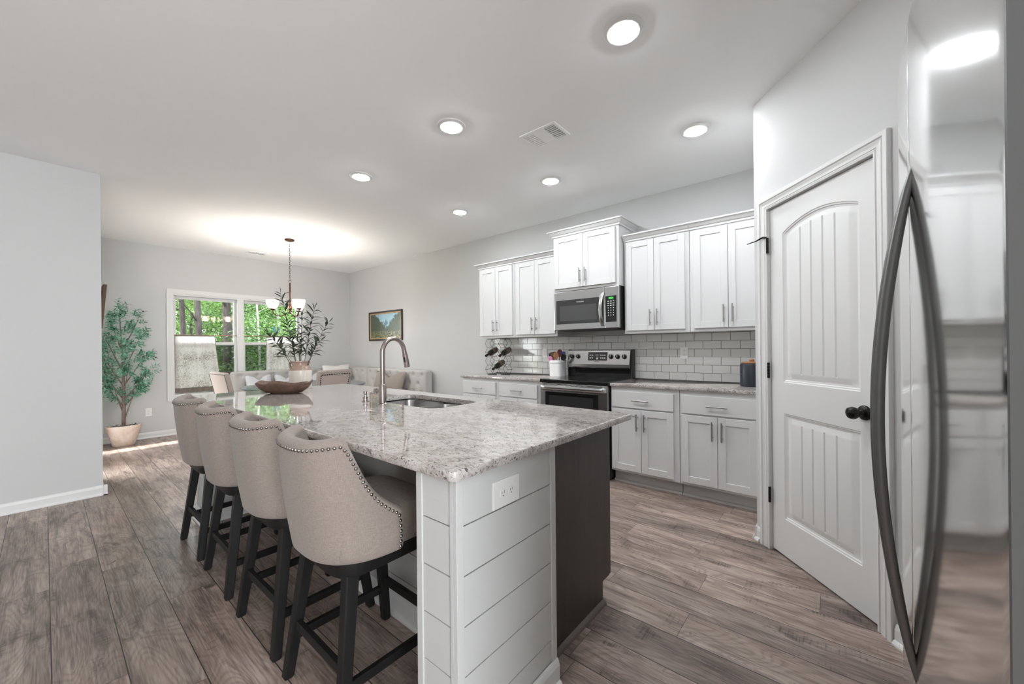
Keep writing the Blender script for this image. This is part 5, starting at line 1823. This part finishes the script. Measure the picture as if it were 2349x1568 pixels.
def curtain(label, x0t, x1t, x0b, x1b, z0, z1, y, folds, ph):
    t = thing('cafe_curtain', label, 'curtain', (x0t, y, z0), group='cafe curtains on the window rod')
    Hh = z1 - z0
    def f(a, b):
        xt = (x0t + (x1t - x0t) * a) - x0t
        xb = (x0b + (x1b - x0b) * a) - x0t
        x = xb + (xt - xb) * b
        amp = 0.017 * (1 - b) + 0.008 * b
        y_ = amp * math.sin(2 * PI * folds * a + ph + 0.8 * math.sin(5 * a)) + 0.006 * math.sin(2 * PI * folds * 2.3 * a) * b
        return Vector((x, y_, Hh * b))
    nu, nv = int(folds * 14), 24
    mbc = MB().grid(f, nu, nv)
    o = build(mbc, 'cloth', M_curt, t, world=False, smooth=80, recalc=False)
    sd_ = o.modifiers.new('thickness', 'SOLIDIFY')
    sd_.thickness = 0.002
    hm = MB()
    hm.tube([f(k / nu, 1.0) + Vector((0, 0, 0.004)) for k in range(nu + 1)], 0.009, 6)
    build(hm, 'gathered_heading', M_hem, t, world=False, smooth=60)
    hm = MB()
    hm.loft([[f(k / nu, b) + Vector((0, d, 0)) for b, d in ((0.0, -0.003), (0.085, -0.003), (0.085, 0.003), (0.0, 0.003))] for k in range(nu + 1)])
    build(hm, 'bottom_band', M_hem, t, world=False, smooth=60)
    hm = MB()
    for a in (0.0, 1.0):
        hm.tube([f(a, k / 20) for k in range(21)], 0.004, 6)
    build(hm, 'side_edges', M_hem, t, world=False, smooth=60)
    return t
YR = YW + 0.022
rod = thing('curtain_rod', 'thin copper tension rod across the dining window', 'curtain rod', (wx0 + 0.018, YR, 1.489))
build(MB().cyl((wx0 + 0.0185, YR, 1.489), (wx1 - 0.0185, YR, 1.489), 0.0065, seg=12), 'rod', pmat('copper_rod', lin((150, 112, 92)), 0.3, metal=0.8), rod, smooth=60)
curtain('white and brown mottled cafe curtain at the left of the window', 1.262, 1.750, 1.258, 1.835, 0.612, 1.478, YW + 0.022, 5, 0.4)
curtain('mottled cafe curtain at the right of the window behind the jug', 2.490, 3.035, 2.475, 3.030, 0.618, 1.478, YW + 0.022, 5, 1.7)
sc_ = thing('suncatcher', 'small teal and yellow suncatcher hanging in the right window', 'ornament', (2.655, YW + 0.07, 1.62))
build(MB().lathe([(0.0, -0.05), (0.045, -0.035), (0.055, 0.0), (0.045, 0.035), (0.0, 0.05)], (0, 0, 0), 6, Matrix.Rotation(PI / 2, 4, 'X') @ Matrix.Scale(0.12, 4, (0, 0, 1))), 'glass_wings', pmat('teal_glass', lin((70, 170, 190)), 0.1), sc_, world=False)
build(MB().lathe([(0.0, -0.045), (0.014, -0.02), (0.018, 0.02), (0.008, 0.05), (0.0, 0.06)], (0, -0.012, 0), 10), 'yellow_body', pmat('yellow_glass', lin((226, 200, 110)), 0.1), sc_, world=False, smooth=60)
build(MB().cyl((0, 0, 0.04), (0, 0, 0.44), 0.001, seg=6), 'string', M_blackm, sc_, world=False)

# ------------------------------------------------------------------ potted olive tree
ol = thing('potted_olive_tree', 'faux olive tree in a whitewashed terracotta planter by the left corner', 'potted tree', (0.672, 7.31, 0))
def mk_terra():
    mt = pmat('whitewashed_terracotta', (0.6, 0.5, 0.45), 0.85, spec=0.15)
    t = NT(mt)
    f = t.noise(t.coord(), 5, 4, 0.6, 0.4)
    t.base(t.ramp(f, [(0.36, lin((222, 212, 204))), (0.52, lin((208, 190, 176))), (0.68, lin((206, 166, 142)))]))
    return mt
def pot_ring(a, b, z, n_=2.6, N=48): return [Vector((a * sgnpow(math.cos(q), 2 / n_), b * sgnpow(math.sin(q), 2 / n_), z)) for q in [2 * PI * k / N for k in range(N)]]
mb = MB().loft([pot_ring(0.100, 0.075, 0), pot_ring(0.112, 0.085, 0.012), pot_ring(0.165, 0.118, 0.235), pot_ring(0.172, 0.122, 0.262), pot_ring(0.170, 0.121, 0.268), pot_ring(0.158, 0.110, 0.268), pot_ring(0.152, 0.106, 0.235)])
build(mb, 'planter', mk_terra(), ol, world=False, smooth=40)
mb = MB()
ro = random.Random(5)
for k in range(150):
    a, r_ = ro.uniform(0, 2 * PI), math.sqrt(ro.random())
    c = Vector((0.145 * r_ * math.cos(a), 0.098 * r_ * math.sin(a), 0.235 + ro.uniform(0, 0.03)))
    leaf_quad(mb, c, Vector((ro.uniform(-1, 1), ro.uniform(-1, 1), ro.uniform(-0.2, 0.8))), Vector((0, 0, 1)), ro.uniform(0.02, 0.05), 0.02, 0.3)
mb.loft([pot_ring(0.152, 0.106, 0.232), pot_ring(0.10, 0.07, 0.245), pot_ring(0.02, 0.015, 0.25)], cap0=False)
build(mb, 'moss', pmat('grey_moss', lin((128, 126, 128)), 0.95), ol, world=False)
mb = MB()
def bez(p, q, bend, n_=9):
    mid = (p + q) / 2 + bend
    return [p * (1 - s) ** 2 + mid * 2 * s * (1 - s) + q * s * s for s in [k / (n_ - 1) for k in range(n_)]]
trunk = bez(Vector((0.0, 0, 0.23)), Vector((-0.02, 0.0, 1.45)), Vector((0.025, 0, 0)), 14)
mb.tube(trunk, [0.021 - 0.012 * k / 13 for k in range(14)], 10)
BR = [(0.10, (0.105, 0.0, 0.72)), (0.16, (-0.08, 0.02, 0.76)), (0.34, (0.26, -0.03, 1.00)), (0.38, (-0.19, 0.03, 1.02)), (0.5, (0.22, 0.03, 1.20)), (0.52, (-0.20, -0.04, 1.22)), (0.62, (0.17, -0.02, 1.46)), (0.66, (-0.17, 0.03, 1.47)), (0.85, (0.16, 0.02, 1.70)), (0.88, (-0.10, 0, 1.62)), (0.98, (-0.03, 0.0, 1.80)), (0.25, (0.22, 0.05, 0.84)), (0.27, (-0.18, 0.0, 0.86)), (0.45, (0.05, -0.12, 1.12)), (0.6, (0.02, -0.1, 1.36))]
twigs = []
for s, tip in BR:
    i = int(s * 13)
    p = trunk[i]
    path = bez(p, Vector(tip), Vector((0, 0, -0.03)), 9)
    mb.tube(path, [0.0085 * (1 - 0.75 * k / 8) for k in range(9)], 7)
    twigs.append(path)
build(mb, 'trunk', M_trunk, ol, world=False, smooth=60)
lv, fruit = MB(), MB()
for path in twigs:
    tips = [path[-1] - path[-3]]
    for n_ in range(13):
        s0_ = path[ro.randint(5, 8)]
        d = Vector((ro.gauss(0, 1), ro.gauss(0, 0.7), ro.gauss(0.25, 0.7))).normalized() * ro.uniform(0.06, 0.13) + (path[-1] - path[-4]).normalized() * 0.04
        e = s0_ + d
        e.y = min(e.y, 0.24)
        e.x = max(e.x, -0.33)
        e.y = max(e.y, -0.10)
        for k in range(11):
            q = s0_.lerp(e, 0.15 + 0.85 * k / 10)
            a = 2.4 * k
            o1 = d.orthogonal().normalized()
            o2 = d.normalized().cross(o1)
            dir_ = o1 * math.cos(a) + o2 * math.sin(a) + d.normalized() * 0.6
            leaf_quad(lv, q, dir_, Vector((ro.uniform(-1, 1), ro.uniform(-1, 1), 1)), ro.uniform(0.045, 0.068), ro.uniform(0.015, 0.021), ro.uniform(0, 0.2))
        if ro.random() < 0.12:
            fruit.lathe([(0.0, -0.011), (0.008, -0.006), (0.009, 0.0), (0.008, 0.006), (0.0, 0.011)], tuple(e), 8)
lv.v = [(x, min(y, 0.315), z) for x, y, z in lv.v]
build(lv, 'foliage', M_olive, ol, world=False, recalc=False)
build(fruit, 'olives', pmat('black_olive', (0.02, 0.015, 0.02), 0.3), ol, world=False, smooth=60)

# ------------------------------------------------------------------ outdoors
struct(build(MB().box(-40, YW + 0.3, -0.9, 60, 70, -0.45), 'ground', mk_leaf('forest_floor', lin((70, 84, 44)), lin((120, 116, 70)), 0.0, 0.9, 0.8)))
rt = random.Random(21)
def tree(label, x, y, h, r_tr, crown_r, crown_z, leaf_n, leaf_s, mleaf, mbark, lean=0.0, kind='tree', limbs=8):
    t = thing(kind, label, 'tree', (x, y, -0.46), group='trees outside the dining window')
    pts = [Vector((lean * (z / h) ** 1.3 + 0.05 * math.sin(z * 0.9), 0, z)) for z in [h * k / 12 for k in range(13)]]
    tm = MB().tube(pts, [r_tr * (1 - 0.55 * k / 12) for k in range(13)], 12)
    for k in range(limbs):
        z = h * rt.uniform(0.2, 0.9)
        a = rt.uniform(0, 2 * PI)
        L_ = crown_r * rt.uniform(0.5, 1.0)
        p = Vector((lean * (z / h), 0, z))
        tm.tube(bez(p, p + Vector((L_ * math.cos(a), L_ * math.sin(a), L_ * rt.uniform(0.0, 0.6))), Vector((0, 0, 0.1)), 6), [r_tr * 0.28 * (1 - 0.14 * q) for q in range(6)], 6)
    build(tm, 'trunk', mbark, t, world=False, smooth=60)
    lm = MB()
    blobs = [(rt.uniform(0, 2 * PI), rt.random() ** 0.5, rt.random()) for _ in range(max(6, leaf_n // 70))]
    for k in range(leaf_n):
        a, rr_, zz = blobs[k % len(blobs)]
        c = Vector((crown_r * rr_ * math.cos(a), crown_r * rr_ * math.sin(a), crown_z[0] + (crown_z[1] - crown_z[0]) * zz))
        c += Vector((rt.gauss(0, 1), rt.gauss(0, 1), rt.gauss(0, 0.7))) * crown_r * 0.20
        if c.z < 0.1: c.z = 0.1 + rt.random() * 0.5
        d = Vector((rt.gauss(0, 1), rt.gauss(0, 1), rt.gauss(-0.2, 0.6)))
        leaf_quad(lm, c, d, Vector((rt.uniform(-1, 1), rt.uniform(-1, 1), 1)), leaf_s * rt.uniform(0.7, 1.3), leaf_s * 0.75, 0.2)
    build(lm, 'crown', mleaf, t, world=False, recalc=False)
    return t
tree('tall pine trunk standing in the middle of the left window', 3.02, 12.2, 9.0, 0.115, 1.4, (5.0, 8.0), 500, 0.20, M_tree2, M_bark, 0.0, 'pine_tree', 3)
tree('dark pine trunk left of the big pine, in the left window', 2.50, 12.6, 9.0, 0.085, 1.5, (5.5, 9.0), 500, 0.22, M_tree2, M_bark, 0.0, 'pine_tree', 3)
tree('slim dark trunk nearest the left jamb of the left window', 2.27, 13.0, 9.0, 0.07, 1.5, (5.5, 9.0), 500, 0.22, M_tree2, M_bark, -0.05, 'pine_tree', 3)
tree('bright green leafy tree close behind the left window', 2.75, 15.2, 4.2, 0.05, 1.15, (1.0, 3.7), 6500, 0.062, M_tree1, M_bark, 0.2, 'leafy_tree')
tree('bright green leafy tree behind the window post', 4.15, 16.6, 5.0, 0.06, 1.6, (0.8, 4.6), 8000, 0.075, M_tree1, M_bark, 0.1, 'leafy_tree')
tree('slender tree with pale branches standing in the right window', 3.52, 11.4, 4.6, 0.030, 0.75, (0.9, 4.2), 1500, 0.075, M_tree2, M_barkpale, -0.1, 'leafy_tree', 16)
tree('mid green leafy tree filling the right window', 4.75, 13.4, 4.6, 0.05, 1.25, (0.5, 4.3), 6500, 0.062, M_tree1, M_barkpale, -0.2, 'leafy_tree', 14)
tree('bright green leafy tree at the right of the right window', 6.6, 16.2, 5.0, 0.06, 1.9, (0.4, 4.8), 7000, 0.085, M_tree1, M_barkpale, 0.2, 'leafy_tree', 12)
tree('mid green bush low behind the window post', 3.7, 19.8, 4.6, 0.06, 2.1, (0.2, 4.2), 6500, 0.11, M_tree2, M_bark, 0.2, 'leafy_tree')
tree('mid green tree farther back on the right', 8.3, 20.5, 6.0, 0.08, 2.4, (0.3, 5.6), 6000, 0.16, M_tree2, M_bark, 0.0, 'leafy_tree')
tree('mid green tree farther back behind the right window', 5.9, 21.0, 6.0, 0.08, 2.4, (0.3, 5.8), 6500, 0.16, M_tree2, M_bark, 0.0, 'leafy_tree')
tree('dark evergreen deep in the woods at the left', 2.6, 26.0, 9.0, 0.15, 2.6, (0.2, 8.8), 6000, 0.26, M_tree3, M_bark, 0.0, 'evergreen_tree')
tree('dark evergreen deep in the woods behind the pine trunk', 6.0, 27.5, 9.0, 0.15, 2.6, (0.2, 8.8), 6000, 0.26, M_tree3, M_bark, 0.0, 'evergreen_tree')
tree('dark evergreen deep in the woods at the right', 9.6, 27.0, 9.0, 0.15, 2.6, (0.2, 8.8), 6000, 0.26, M_tree3, M_bark, 0.0, 'evergreen_tree')
